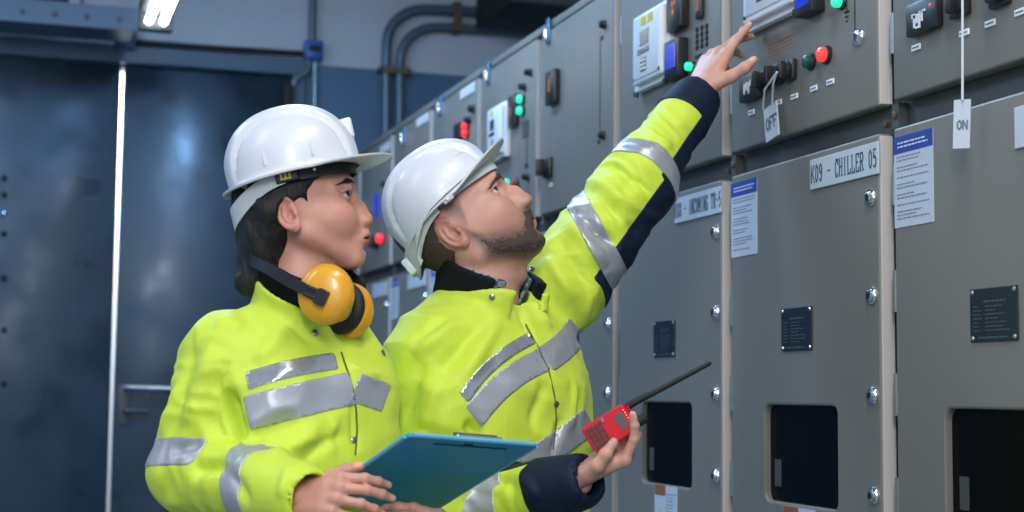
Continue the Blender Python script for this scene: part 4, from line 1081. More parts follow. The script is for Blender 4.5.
for s in (-1, 1):
    for ph in (70, 112):
        q = [dome(s*math.radians(ph), u, .0005) for u in (.04, .10, .17)]
        m = MB().tube(q, [.0022, .0022, .0008], 8); to_world(m, W).build('accessory_slot_rib', M['hat'], hw, smooth=True)
m = MB().lathe((.045, -.0995*.82, .0675), (0, -1, 0), [(0, .003), (.003, .003), (.004, .002)], 10); to_world(m, W).build('rivet', M['chrome'], hw, smooth=True)
# --- the man's hat
Q = MAN
hm, rimm, domem, brimm = hard_hat('white hard hat with side rail and short upturned peak, tilted back on the bearded man', Q, .119, -.095, .103, .101, .0640, .010, -.022, .046, .004, .006, .016, .010, crest=.0058, style=1)
zr = lambda ph: .060 if math.cos(ph) > 0 else .060-.052*math.cos(ph)**2
band(Q, hm, 'sweatband', M['hatgrey'], -80, 80, .116, .085, .005, lambda ph: .064, .022, .004)
band(Q, hm, 'nape_strap', M['hatgrey'], 95, 265, .108, .0865, .004, zr, .034, .003, hf=lambda ph: .75+.55*math.cos(ph)**2)
for s in (-1, 1):
    pts = [np.array(rimm(s*math.radians(a)))+A(0, s*.004, z) for a, z in ((38, .004), (60, .004), (84, .003), (104, .001), (118, -.004), (128, -.010), (140, -.018), (150, -.030), (155, -.044))]
    m = ribbon(pts, [(0, 0, 1)]*6+[(.4, 0, 1), (.7, 0, .8), (.9, 0, .6)], .011, .0045, lambda q: unit(A(q[0]*.3, s*.1, 0))); to_world(m, Q).build('side_rail', M['hat'], hm, smooth=True, bevel=.001)
    c = np.array(rimm(s*math.radians(86))); m = MB().bbox((c[0]-.010, c[1]-.003+s*.001, c[2]-.016), (c[0]+.012, c[1]+.004+s*.001, c[2]-.003), .003); to_world(m, Q).build('strap_slider', M['hatgrey'], hm, smooth=True)
    m = MB().lathe((c[0]+.001, c[1]+s*.004, c[2]-.009), (0, s, 0), [(0, .004), (.003, .0035)], 12); to_world(m, Q).build('rivet', M['hat'], hm, smooth=True)
    q = [domem(s*math.radians(34), u, .0004) for u in (.10, .16, .22)]; q2 = [domem(s*math.radians(a), .22, .0004) for a in (34, 42, 50)]
    to_world(MB().tube(q+q2[1:], .0018, 6), Q).build('accessory_slot_rib', M['hat'], hm, smooth=True)
c0 = A(-.104, 0, .015); to_world(MB().bbox(c0-A(.010, .03, .016), c0+A(.006, .03, .016), .004), Q).build('ratchet_knob', M['hat'], hm, smooth=True)
# --- the woman's hair: cap under the hat, gathered into a loose low bun
def hair_w(p):
    x, y, z = p[:, 0], p[:, 1], p[:, 2]
    q = np.stack([x, np.abs(y), z], 1)
    d = ell(p, (.000, 0, .036), (.1015, .0785, .096))
    hl = np.interp(x, [-.15, -.03, .004, .018, .04, .062, .085], [-.3, -.045, .024, .030, .050, .064, .072])
    d = si(d, hl-z, .008)
    d = su(d, rc(q, (-.040, .058, .020), (-.070, .030, -.055), .026, .024), .02)
    d = su(d, ell(p, (-.074, 0, -.030), (.032, .054, .055)), .03)
    d = su(d, ell(p, (-.080, -.004, -.068), (.034, .048, .036)), .02)
    d = su(d, ell(p, (-.098, -.020, -.086), (.026, .034, .022)), .02)
    d = su(d, rc(q, (.018, .0715, .050), (.022, .0715, .022), .0055, .0022), .006)
    d = ss(d, ell(q, (-.010, .083, .003), (.020, .02, .030)), .004)
    n = pnoise(np.stack([x*55, y*55, z*30+x*10], 1))*.0045+pnoise(np.stack([x*160, y*160, z*60], 1))*.0018
    return d+n
hv, hf = extract(hair_w, (-.18, -.11, -.18), (.12, .11, .14), .0026, 1.3)
WOMAN.hair = np_mesh('hair', WOMAN.w(smooth(hv, hf, 1)), hf, M['hairb'], WOMAN.root)
# ================================================================== clothes, bodies, hands
def vis(name, col, rough=.62):
    m = mat(name, col, rough, noise=.05, nscale=6)
    nt = m.node_tree; b = nt.nodes['Principled BSDF']; tc = nt.nodes.new('ShaderNodeTexCoord')
    n = nt.nodes.new('ShaderNodeTexNoise'); n.inputs['Scale'].default_value = 28; n.inputs['Detail'].default_value = 4; n.inputs['Distortion'].default_value = .6
    nt.links.new(tc.outputs['Object'], n.inputs['Vector'])
    n3 = nt.nodes.new('ShaderNodeTexNoise'); n3.inputs['Scale'].default_value = 900; nt.links.new(tc.outputs['Object'], n3.inputs['Vector'])
    b1 = nt.nodes.new('ShaderNodeBump'); b1.inputs['Strength'].default_value = .35; b1.inputs['Distance'].default_value = .006; nt.links.new(n.outputs['Fac'], b1.inputs['Height'])
    b2 = nt.nodes.new('ShaderNodeBump'); b2.inputs['Strength'].default_value = .25; b2.inputs['Distance'].default_value = .0006; nt.links.new(n3.outputs['Fac'], b2.inputs['Height']); nt.links.new(b1.outputs[0], b2.inputs['Normal'])
    nt.links.new(b2.outputs[0], b.inputs['Normal']); b.inputs['Sheen Weight'].default_value = .08
    return m
M['hivis'] = vis('high_visibility_cloth', (.57,.72,.05))
M['navy'] = vis('navy_cloth', (.005,.012,.034))
M['black_cloth'] = vis('black_fleece', (.005,.006,.008), .85)
for q_ in ('navy', 'black_cloth'):
    b_ = M[q_].node_tree.nodes['Principled BSDF']; b_.inputs['Sheen Weight'].default_value = 0; b_.inputs['Specular IOR Level'].default_value = .22
M['trouser'] = vis('navy_trouser_cloth', (.02,.028,.05), .8)
M['tape'] = mat('reflective_tape', (.40,.42,.46), .34, metal=.35, noise=.07, nscale=30, bump=.15, bscale=700, rvar=.08)
M['tapeshiny'] = mat('reflective_tape_glossy', (.52,.55,.60), .22, metal=.7, noise=.06, nscale=25, bump=.3, bscale=40)
M['boot'] = mat('boot_leather', (.02,.018,.016), .5)
M['seam'] = mat('zip_dark', (.09,.11,.02), .6)
M['stud'] = mat('press_stud', (.30,.30,.28), .3, metal=.9)
def axes_for(px, py, D, phi):
    v = ray(px, py); vh = unit((v[0], v[1], 0)); r = A(vh[1], -vh[0], 0); ph = math.radians(phi)
    F = unit(-vh*math.cos(ph)+r*math.sin(ph)); U = A(0, 0, 1); L = np.cross(U, F); return F, L, U
def loft(p, T0, F, L, U, tab, n=2.4):
    q = p-np.asarray(T0, F4); f = q@F.astype(F4); l = q@L.astype(F4); u = q@U.astype(F4)
    us = [r[0] for r in tab][::-1]; g = lambda c: np.interp(u, us, [r[c] for r in tab][::-1])
    hw, hd, of = g(1), g(2), g(3)
    k = (np.abs(l/hw)**n+np.abs((f-of)/hd)**n+1e-9)**(1/n)
    d = (k-1)*np.minimum(hw, hd)*.95
    return np.maximum(d, np.maximum(u-us[-1], us[0]-u)*.9)
def ring(p, c, F, L, U, a, b, h, t, flare=0., notch=None, tilt=0.):
    T = rotm(tuple(L), tilt); F2 = T@F; U2 = T@U
    q = p-np.asarray(c, F4); f = q@F2.astype(F4); l = q@L.astype(F4); u = q@U2.astype(F4)
    s = 1+flare*u
    r = np.sqrt((f/(a*s))**2+(l/(b*s))**2)+1e-6
    d = np.abs(r-1)*min(a, b)-t/2
    d = si(d, np.abs(u)-h/2, .004)
    if notch:
        ang = np.degrees(np.arctan2(l, f))-notch[0]
        if len(notch) > 3: d = np.maximum(d, (np.abs(ang)-notch[3])/57.3*min(a, b))
        lim = notch[1]+notch[2]*u
        d = np.maximum(d, (lim-np.abs(ang))/57.3*min(a, b))
    return d
def make_clothes(p, c):
    """c: dict of joints and sizes. Builds jacket > tapes ..., trousers, boots and stores what is needed later"""
    F, L, U, T0 = c['F'], c['L'], c['U'], c['T0']; p.c = c
    k = c['k']
    def parts(x):
        t = loft(x, T0, F, L, U, c['torso'])
        r = chain(x, c['armR'], c['radR'], .03); l = chain(x, c['armL'], c['radL'], .03)
        return t, r, l
    def sdf(x):
        t, r, l = parts(x)
        for a in c.get('extra', ()): t = su(t, rc(x, *a), .05)
        d = su(su(t, r, k), l, k)
        for a in c.get('wr', ()): d = d+fold(x, *a)
        d = su(d, ring(x, *c['collar']), .008)
        d = ss(d, rc(x, *c['neckhole']), .008)
        for w, ax, r_ in c['cuffs']: d = ss(d, rc(x, w, w+ax*.12, r_, r_), .006)
        return d
    allj = np.array(list(c['armR'])+list(c['armL'])+[T0+U*.12, T0+U*c['torso'][-1][0]])
    lo = allj.min(0)-.30; hi = allj.max(0)+.22
    v, f = extract(sdf, lo, hi, c.get('h', .0055), 1.25)
    v = smooth(v, f, 2); n = normals(v, f)
    vf = v.astype(F4); t, r, l = parts(vf)
    p.jv, p.jf = v, f; p.reg = np.stack([t, r, l], 1).argmin(1); p.dt, p.dr, p.dl_ = t, r, l
    # cloth relief: large soft undulation, fine creases, then the drawn folds
    w1 = v+.05*np.stack([pnoise(v*6+k*7.3) for k in range(3)], 1)
    nz = pnoise(w1*A(8, 8, 5))*.010+pnoise(w1*A(19, 19, 11)+5)*.0050
    R1 = -np.abs(pnoise(w1*A(10, 10, 15)+9))*.010
    for k_, (J, rg) in enumerate(((c['armR'], 1), (c['armL'], 2))):
        for i_ in (0, 1):
            ax_ = unit(J[i_+1]-J[i_]); tt = (v-J[i_])@ax_; pr = v-J[i_]-tt[:, None]*ax_; Lb_ = np.linalg.norm(J[i_+1]-J[i_])
            m_ = (p.reg == rg)*sstep(tt, -.05, .04)*(1-sstep(tt, Lb_-.03, Lb_+.05))
            q_ = pr*9+ax_[None]*(tt*24+1.6*pnoise(v*9))[:, None]+k_*3.7+i_*9.1
            R1 = R1-np.abs(pnoise(q_))*.011*m_
    wd = np.ones(len(v))
    for w_, ax_, r_ in c['cuffs']: wd *= sstep(np.linalg.norm(v-w_-ax_*.02, axis=1), .085, .14)
    wd *= sstep(np.linalg.norm((v-(T0+U*.02))/A(1, 1, .8), axis=1), .08, .14)*.85+.15
    p.jv = v+n*((nz+R1*1.25)*wd)[:, None]
    from mathutils.bvhtree import BVHTree
    bvh = BVHTree.FromPolygons([Vector(q) for q in p.jv], [tuple(map(int, q)) for q in f])
    def hit(px, py, dflt=None):
        d = Vector(ray(px, py)).normalized(); h = bvh.ray_cast(Vector(CAM), d)
        return np.array(h[0]) if h[0] is not None else None
    p.hit = hit
    dsp = np.zeros(len(v))
    for (x0, y0, x1, y1, w, a) in c.get('folds', ()):
        A0, A1 = hit(x0, y0), hit(x1, y1)
        if A0 is None or A1 is None: continue
        mid = hit((x0+x1)/2, (y0+y1)/2)
        if mid is None: continue
        pts = [A0, mid, A1]
        best = np.zeros(len(v))
        for i in range(2):
            a0, b0 = pts[i], pts[i+1]; dd = b0-a0; tt = np.clip(((p.jv-a0)@dd)/(dd@dd), 0, 1); rr = np.linalg.norm(p.jv-a0-tt[:, None]*dd, axis=1)
            gt = (tt+i)/2; e = np.exp(-(rr/w)**2)*np.clip(4*gt*(1-gt)*1.3, .05, 1); best = np.maximum(best, e)
        dsp += a*1.45*best
    p.jv = p.jv+n*dsp[:, None]
    p.jn = normals(p.jv, f)
    bvh2 = BVHTree.FromPolygons([Vector(q) for q in p.jv], [tuple(map(int, q)) for q in f])
    def hit2(px, py):
        d = Vector(ray(px, py)).normalized(); h = bvh2.ray_cast(Vector(CAM), d)
        return (np.array(h[0]), np.array(h[1])) if h[0] is not None else (None, None)
    p.hit = lambda px, py: hit2(px, py)[0]; p.hitn = hit2
    return p
def patch(p, name, fld, m, up=.0016, par=None, down=.002, jit=0):
    v, t, (n,) = clip(p.jv, p.jf, fld, (p.jn,)); n = n/np.linalg.norm(n, axis=1)[:, None]
    if len(t) < 4: return None
    v2, fs = shell(v, t, n, up, down); return np_mesh(name, v2, fs, m, par or p.jacket)
def bandfld(p, a, b, w, ext=None, along=None):
    """strip of width w through two surface points, the plane also holding the direction 'along'"""
    a, b = np.asarray(a), np.asarray(b); al = along if along is not None else unit((a+b)/2-CAM)
    n = unit(np.cross(b-a, al)); return np.abs((p.jv-a)@n)-w/2
def armband(p, joints, i, s, w, skew=None):
    a, b = joints[i], joints[i+1]; ax = unit(b-a); n = unit(ax+(skew if skew is not None else 0)); q = a+(b-a)*s
    return np.abs((p.jv-q)@n)-w/2
def cut(*f): return np.maximum.reduce([np.asarray(x) for x in f])
def legs(p, hips, knees, ankles, dirs, name_label):
    T0, U = p.c['T0'], p.c['U']
    def tr(x):
        d = None
        hc = (hips[0]+hips[1])/2
        for h, kn, an in zip(hips, knees, ankles):
            e = chain(x, [h, kn, an], [.088, .072, .060], .03); d = e if d is None else su(d, e, .03)
        d = su(d, rc(x, hips[0]+U*.06, hips[1]+U*.06, .098, .098), .04)
        return d+pnoise(x*A(18, 18, 8))*.004
    J = np.array(hips+knees+ankles); v, f = extract(tr, J.min(0)-.2, J.max(0)+.25, .011, 1.3); np_mesh('trousers', smooth(v, f, 1), f, M['trouser'], p.root)
    for an, d in zip(ankles, dirs):
        an = A(an[0], an[1], 0); d = unit(A(d[0], d[1], 0))
        def bt(x):
            e = rc(x, an+A(0, 0, .16), an+A(0, 0, .06), .052, .050); e = su(e, rc(x, an-d*.03+A(0, 0, .045), an+d*.14+A(0, 0, .038), .046, .040), .04)
            e = su(e, ell(x, an+d*.15+A(0, 0, .04), (.055, .055, .042)), .03)
            return np.maximum(e, .002-x[:, 2])
        v, f = extract(bt, an+A(-.25, -.25, -.02), an+A(.25, .25, .24), .007, 1.3); np_mesh('boot', smooth(v, f, 1), f, M['boot'], p.root)
def body_mesh(p, hands):
    """one body: head, coarse trunk and limbs under the clothes, detailed hands"""
    c = p.c; V = [p.w(p.v)]; Fq = [p.f]; at = {k: [a] for k, a in p.at.items()}
    def bs(x):
        d = loft(x, c['T0'], c['F'], c['L'], c['U'], [(u+.0, max(hw-.045, .04), max(hd-.045, .035), o) for u, hw, hd, o in c['torso'][1:]])
        for J in (c['armR'], c['armL']): d = su(d, chain(x, J, [.040, .034, .026, .03][:len(J)], .02), .03)
        for h, kn, an in zip(c['hips'], c['knees'], c['ankles']): d = su(d, chain(x, [h, kn, an], [.075, .055, .04], .03), .03)
        return su(d, rc(x, p.w((-.02, 0, -.10)), c['T0']-c['U']*.06, .05, .06), .03)
    J = np.array(list(c['armR'])+list(c['armL'])+c['ankles']+[c['T0']])
    v, f = extract(bs, J.min(0)-.15, J.max(0)+.12, .012, 1.3); v = smooth(v, f, 1); o = len(V[0]); V.append(v); Fq.append(f+o)
    for k in at: at[k].append(np.zeros(len(v)))
    o += len(v)
    for w, f, nail in hands:
        V.append(w); Fq.append(f+o); o += len(w)
        for k in at: at[k].append(nail if k == 'nail' else np.zeros(len(w)))
    np_mesh('body', np.concatenate(V), np.concatenate(Fq), p.skin, p.root, {k: np.concatenate(a) for k, a in at.items()})

# ---------------------------------------------------------------- the woman
F, L, U = axes_for(300, 300, 2.60, 40); T0 = P(303, 300, 2.60)
sR = P(229, 360, 2.53); eR = P(193, 472, 2.50); wR = P(298, 496, 2.32)
sL = T0+L*.085-U*.105-F*.015; eL = sL-U*.31-F*.015+L*.0; wL = P(474, 560, 2.42)
cw = dict(F=F, L=L, U=U, T0=T0, k=.030,
  torso=[(.01,.070,.060,0),(-.015,.095,.072,0),(-.05,.125,.088,.0),(-.085,.152,.102,.005),(-.14,.170,.118,.012),(-.22,.166,.122,.018),(-.36,.162,.120,.015),(-.50,.166,.126,.01),(-.62,.172,.135,.005)],
  armR=[sR, eR, wR], radR=[.082,.068,.052], armL=[sL, eL, wL], radL=[.062,.054,.046],
  collar=(T0-U*.010+F*.010, F, L, U, .092, .086, .048, .010, 2.4, (0, 22, -260), 27),
  neckhole=(T0+U*.15-F*.01, T0-U*.04+F*.02, .10, .060),
  cuffs=[(wR-unit(wR-eR)*.02, unit(wR-eR), .036), (wL-unit(wL-eL)*.02, unit(wL-eL), .034)],
  hips=[T0-U*.60-L*.095-A(.03, .02, 0), T0-U*.60+L*.055-A(.03, .02, 0)], folds=[
  (252,290,242,350,.007,-.006),(216,345,184,430,.020,.009),(200,325,172,440,.016,-.007),(228,388,240,442,.011,-.022),(241,441,300,414,.012,-.010),
  (193,472,227,460,.010,-.011),(205,440,170,452,.012,-.008),(320,430,266,460,.014,.008),(345,432,300,458,.010,-.007),(352,400,356,455,.006,-.005),(335,415,330,455,.010,.005),
  (262,300,318,345,.010,-.006),(285,330,255,365,.014,.006),(345,365,380,380,.010,.006),(230,470,250,505,.010,-.007),(290,465,280,500,.008,.005),(215,320,245,330,.016,.006),(180,380,160,440,.010,.006)])
cw['knees'] = [h-U*.38+F*.03 for h in cw['hips']]; cw['ankles'] = [A(h[0], h[1], .09) for h in cw['hips']]
# ---------------------------------------------------------------- the man
Fm, Lm, Um = axes_for(480, 290, 2.89, 45); T0m = P(484, 292, 2.89)
sRm = P(449, 366, 2.85); eRm = P(470, 512, 2.74); wRm = P(578, 482, 2.57)
sLm = P(558, 290, 3.02); eLm = P(638, 180, 3.13); wLm = P(694, 102, 3.27)
cm = dict(F=Fm, L=Lm, U=Um, T0=T0m, k=.035,
  torso=[(.01,.080,.070,0),(-.015,.11,.085,0),(-.05,.175,.105,0),(-.10,.212,.128,.005),(-.17,.222,.146,.012),(-.28,.218,.152,.015),(-.42,.214,.150,.012),(-.56,.214,.152,.008),(-.68,.216,.155,.005)],
  armR=[sRm, eRm, wRm], radR=[.092,.078,.044], armL=[sLm, eLm, wLm], radL=[.095,.078,.051],
  collar=(T0m-Um*.032+Fm*.014, Fm, Lm, Um, .105, .097, .048, .010, 2.2, (3, 25, -160), -3),
  neckhole=(T0m+Um*.15-Fm*.01, T0m-Um*.04+Fm*.02, .11, .066),
  cuffs=[(wRm-unit(wRm-eRm)*.02, unit(wRm-eRm), .031), (wLm-unit(wLm-eLm)*.02, unit(wLm-eLm), .038)],
  hips=[T0m-Um*.66-Lm*.06+A(.02, .02, 0), T0m-Um*.66+Lm*.11+A(.02, .02, 0)], folds=[
  (464,318,412,356,.014,.008),(480,326,440,372,.012,-.007),(450,316,408,345,.012,-.006),(500,318,462,382,.014,.008),(517,306,536,345,.007,-.007),(530,300,552,330,.012,.006),
  (464,424,482,436,.011,-.020),(440,380,420,430,.016,.007),(425,360,402,425,.012,-.006),(465,440,420,436,.014,-.008),(563,416,551,457,.008,-.007),(575,380,570,430,.010,.006),(545,380,530,430,.012,-.006),(585,345,592,400,.010,-.005),
  (572,208,620,250,.010,-.014),(566,222,606,268,.014,.010),(594,180,640,215,.014,.010),(600,200,640,235,.010,-.008),(610,165,655,195,.008,-.007),(640,128,672,150,.012,.007),(650,112,682,132,.009,-.006),(556,236,590,290,.012,-.007),(545,255,575,300,.012,.007),
  (480,470,520,490,.012,-.008),(520,470,540,500,.010,.006)])
cm['knees'] = [h-Um*.38+Fm*.03 for h in cm['hips']]; cm['ankles'] = [A(h[0], h[1], .09) for h in cm['hips']]
make_clothes(WOMAN, cw); make_clothes(MAN, cm)
VUP = A(0, 0, 1.)
for p in (WOMAN, MAN):
    p.jacket = np_mesh('jacket', p.jv, p.jf, M['hivis'], p.root)
    legs(p, p.c['hips'], p.c['knees'], p.c['ankles'], [p.c['F']+p.c['L']*.2, p.c['F']-p.c['L']*.2], '')
def tape(p, pts, w, m='tape', reg=None, name='reflective_tape', up=.0018, ext=.0):
    """tape laid over the cloth along a run of surface points"""
    H = [p.hit(*q) for q in pts]
    for i, h in enumerate(H):
        if h is None: print('TAPE MISS', pts[i])
    H = np.array([h for h in H if h is not None]); a, b = H[0], H[-1]
    al = unit((a+b)/2-CAM); d = unit(b-a); n = unit(np.cross(al, d)); d = unit(np.cross(n, al))
    hu, hw = (H-a)@d, (H-a)@n; pf = np.polyfit(hu, hw, min(2, len(H)-1)); u = (p.jv-a)@d; ww = (p.jv-a)@n
    uc = np.clip(u, hu[0], hu[-1]); sl = np.polyval(np.polyder(pf), uc)
    fld = cut(np.abs(ww-np.polyval(pf, uc))/np.sqrt(1+sl**2)-w/2, hu[0]-u-ext, u-hu[-1]-ext, np.abs((p.jv-(a+b)/2)@al)-.12)
    if reg is not None: fld = np.where(np.isin(p.reg, reg), fld, np.maximum(fld, .004))
    return patch(p, name, fld, M[m], up)
def studs(p, pts):
    for q in pts:
        h, n = p.hitn(*q)
        if h is None: continue
        if n@(CAM-h) < 0: n = -n
        MB().lathe(h+n*.0005, n, [(0, .0058), (.0018, .0055), (.0026, .003)], 14).build('press_stud', M['stud'], p.jacket, smooth=True)
def zipline(p, pts, r=.0015):
    H = [p.hitn(*q) for q in pts]; H = [h+(n if n@(CAM-h) > 0 else -n)*.0012 for h, n in H if h is not None]
    MB().tube(H, r, 6).build('zip', M['seam'], p.jacket, smooth=True)
def seam(p, pts, m='seam'):
    H = []
    for i in range(len(pts)-1):
        for k in range(6):
            q = [pts[i][j]+(pts[i+1][j]-pts[i][j])*k/6 for j in (0, 1)]; h = p.hit(*q)
            if h is not None: H.append(h)
# ---- woman
p = WOMAN; j = cw
tape(p, [(247,381),(290,369),(336,361)], .027, 'tapeshiny', [0, 1])
tape(p, [(247,413),(300,400),(353,388)], .053, 'tape', [0, 1])
tape(p, [(355,387),(386,398)], .047, 'tape', [0, 2])
ball = lambda q, r: np.linalg.norm(p.jv-q, axis=1)-r
f1 = cut(armband(p, j['armR'], 0, .90, .046, unit(F)*.22), np.where(p.reg == 1, -1, 1.), ball(sR+(eR-sR)*.9, .090)); patch(p, 'reflective_tape', f1, M['tape'])
f1 = cut(armband(p, j['armR'], 1, .62, .048, U*.25), np.where(p.reg == 1, -1, 1.), ball(eR+(wR-eR)*.6, .085)); patch(p, 'reflective_tape', f1, M['tape'])
f1 = cut(armband(p, j['armL'], 1, .5, .048), np.where(p.reg == 2, -1, 1.)); patch(p, 'reflective_tape', f1, M['tape'])
zipline(p, [(341,352),(347,370),(353,390),(356,410),(357,430),(355,455)])
studs(p, [(315,333),(383,353),(354,440)])
# ---- man
p = MAN; j = cm
tape(p, [(464,398),(482,374),(505,354),(532,338)], .022, 'tapeshiny', [0, 1])
tape(p, [(474,417),(495,392),(520,372),(543,360)], .043, 'tape', [0, 1])
tape(p, [(544,360),(560,349),(578,328)], .050, 'tape', [0, 2])
tape(p, [(505,478),(540,457),(566,438),(590,420)], .046, 'tape', [0])
Wl = unit(wLm-eLm); perp = unit(unit(P(700,200,3.1)-P(640,150,3.1))-Wl*(unit(P(700,200,3.1)-P(640,150,3.1))@Wl))
def axdist(p, J, i, d, thr):
    a, b = J[i], J[i+1]; ax = unit(b-a); return thr-((p.jv-a)-((p.jv-a)@ax)[:, None]*ax)@d
isL = np.where(p.reg == 2, -1, 1.); isR = np.where(p.reg == 1, -1, 1.)
tL = (p.jv-wLm)@Wl; tR = (p.jv-wRm)@unit(wRm-eRm)
Wu = unit(eLm-sLm); pu = unit(perp-Wu*(perp@Wu))
sl = (p.jv-sLm)@Wu/np.linalg.norm(eLm-sLm)
patch(p, 'navy_panel', cut(np.where(sl > 1, axdist(p, j['armL'], 1, perp, .026), axdist(p, j['armL'], 0, pu, .036)), isL, tL+.05, -(sl-.1)), M['navy'], .0012)
patch(p, 'navy_cuff', cut(isL, -(tL+.062)), M['navy'], .0034)
patch(p, 'navy_cuff', cut(isR, -(tR+.075)), M['navy'], .0034)
up = unit(U-unit(wRm-eRm)*(U@unit(wRm-eRm)))
patch(p, 'navy_panel', cut(axdist(p, j['armR'], 1, up, .048), isR, tR+.06, -tR-.17), M['navy'], .0012)
f1 = cut(armband(p, j['armL'], 1, .06, .043), isL); patch(p, 'reflective_tape', f1, M['tape'], .0026)
a, b = p.hit(583, 213), p.hit(619, 279)
f1 = cut(bandfld(p, a, b, .044), isL, np.abs((p.jv-(a+b)/2)@unit(b-a))-.16); patch(p, 'reflective_tape', f1, M['tape'], .0026)
f1 = cut(armband(p, j['armR'], 1, .34, .05), isR, np.linalg.norm(p.jv-(eRm+(wRm-eRm)*.34), axis=1)-.1); patch(p, 'reflective_tape', f1, M['tape'], .0026)
zipline(p, [(518,303),(526,325),(538,348),(548,370),(554,395),(556,420),(553,450)])
studs(p, [(492,297),(532,269),(556,404)])
# ---- collars: black fleece linings, the man's checked shirt collar
def ringmesh(p, name, m, args, h=.0035):
    c = args[0]; v, f = extract(lambda x: ring(x, *args)+pnoise(x*60)*.0012, np.asarray(c)-.16, np.asarray(c)+.16, h, 1.4)
    return np_mesh(name, smooth(v, f, 2), f, m, p.jacket if name != 'shirt_collar' else p.root)
ringmesh(WOMAN, 'collar_lining', M['black_cloth'], (T0+U*.020+F*.008, F, L, U, .085, .079, .072, .012, 2.0, (0, 26, -200), 25))
ringmesh(MAN, 'collar_lining', M['black_cloth'], (T0m+Um*.004+Fm*.008, Fm, Lm, Um, .094, .0870, .084, .016, 1.2, (0, 44, -100), 22))
shirt = mat('checked_shirt', (.10,.15,.25), .8)
nt = shirt.node_tree; ck = nt.nodes.new('ShaderNodeTexChecker'); ck.inputs['Scale'].default_value = 75; ck.inputs[1].default_value = (.04,.07,.14,1); ck.inputs[2].default_value = (.25,.30,.36,1)
tc = nt.nodes.new('ShaderNodeTexCoord'); nt.links.new(tc.outputs['Object'], ck.inputs['Vector']); nt.links.new(ck.outputs[0], nt.nodes['Principled BSDF'].inputs['Base Color'])
ringmesh(MAN, 'shirt_collar', shirt, (T0m+Um*.024+Fm*.008, Fm, Lm, Um, .076, .070, .050, .006, 1.8, (0, 22, -100), 24), .003)
# ================================================================== hands and the things they hold
def hand(fw, flex, thumb, o, X, Y, left=False, spread=(6, 1, -4, -10), scale=1., fore=.06):
    h = Hand(flex, spread, thumb, scale, fore); h.hand = -1 if left else 1; h.fw = unit(fw)
    return h, h.build(np.asarray(o, float), X, Y)
toCam = lambda q: unit(CAM-np.asarray(q))
# teal clipboard: A far right-hand corner, B far left-hand corner, towards the woman D and C
Ac = P(408, 434.5, 2.25); Bc = P(539, 444.5, 2.36); Dc = P(290, 503, 2.47)
e1 = unit(Bc-Ac); e2 = Dc-Ac; e2 = unit(e2-e1*(e2@e1)*.75); nb = unit(np.cross(e1, e2))
if nb[2] < 0: nb = -nb
Lb = .315; Wb = np.linalg.norm(Bc-Ac)
print('BOARD', Wb, np.linalg.norm(Dc-Ac), np.degrees(np.arccos(e1@e2)))
clipb = thing('clipboard', 'teal plastic clipboard with metal clip, carried by the woman', 'clipboard', tuple(Ac+e1*Wb/2+e2*Lb/2))
def slab(mb, o, u, v, n, a0, a1, b0, b1, t0, t1, r=.010, seg=5):
    """rounded rectangle a0..a1 along u, b0..b1 along v, thickness t0..t1 along n"""
    loop = []
    for (ca, cb, s) in ((a1-r, b1-r, 0), (a0+r, b1-r, 1), (a0+r, b0+r, 2), (a1-r, b0+r, 3)):
        for i in range(seg+1):
            t = PI/2*(s+i/seg); loop.append((ca+r*math.cos(t), cb+r*math.sin(t)))
    k = len(loop); V = [o+u*x+v*y+n*t for t in (t0, t1) for x, y in loop]
    return mb.add(V, [tuple(range(k))[::-1], tuple(range(k, 2*k))]+[(i, (i+1) % k, k+(i+1) % k, k+i) for i in range(k)])
M['teal'] = mat('teal_plastic', (.0,.28,.52), .45, noise=.05, nscale=6, spec=.25)
M['teallit'] = mat('teal_lit_edge', (.12,.42,.60), .4)  # lighter teal: translucent plastic, with the lit rim put into the colour
slab(MB(), Ac, e1, e2, nb, 0, Wb, 0, Lb, -.0025, .0025).build('board', M['teal'], clipb)
m = MB(); m.tube([Ac+e1*x+e2*y for x, y in ((.008, 0), (Wb-.008, 0))], .0036, 8); m.tube([Ac+e1*x+e2*y for x, y in ((0, .008), (0, Lb-.01))], .0036, 8); m.tube([Ac+e1*x+e2*y for x, y in ((Wb, .008), (Wb, Lb-.01))], .0036, 8)
m.build('lit_rim', M['teallit'], clipb, smooth=True)  # lighter tubes stand in for the light along the board's rim
slab(MB(), Ac, e1, e2, nb, .008, Wb-.008, .03, Lb-.006, .003, .0042, .002).build('paper_sheets', M['paper'], clipb)
cl = slab(MB(), Ac, e1, e2, nb, Wb*.36, Wb*.72, -.001, .035, .003, .006, .004).build('clip', M['steel'], clipb)
MB().tube([Ac+e1*Wb*.38+e2*.012+nb*.009, Ac+e1*Wb*.70+e2*.012+nb*.009], .005, 10).build('clip_lever', M['frame'], cl, smooth=True)
m = MB(); slab(m, Ac, e1, e2, nb, Wb*.24, Wb*.80, .020, .0222, -.0036, -.0024, .001); slab(m, Ac, e1, e2, nb, Wb*.45, Wb*.52, .012, .016, -.0036, -.0024, .001); m.build('moulded_groove', M['navy'], clipb)
# woman's right hand on the near edge: thumb over the top, fingers along the underside
o = P(292, 500, 2.325); X = P(385, 486, 2.27)-o; Y = P(300, 430, 2.38)-P(303, 490, 2.315)
hR, mR = hand(eR-wR, [(26,24,12),(28,24,12),(34,28,14),(42,34,16)], [(.022,.024,-.010),(.052,.048,-.026),(.084,.062,-.034),(.110,.066,-.036)], o, X, Y, scale=.84, spread=(3, 0, -3, -7))
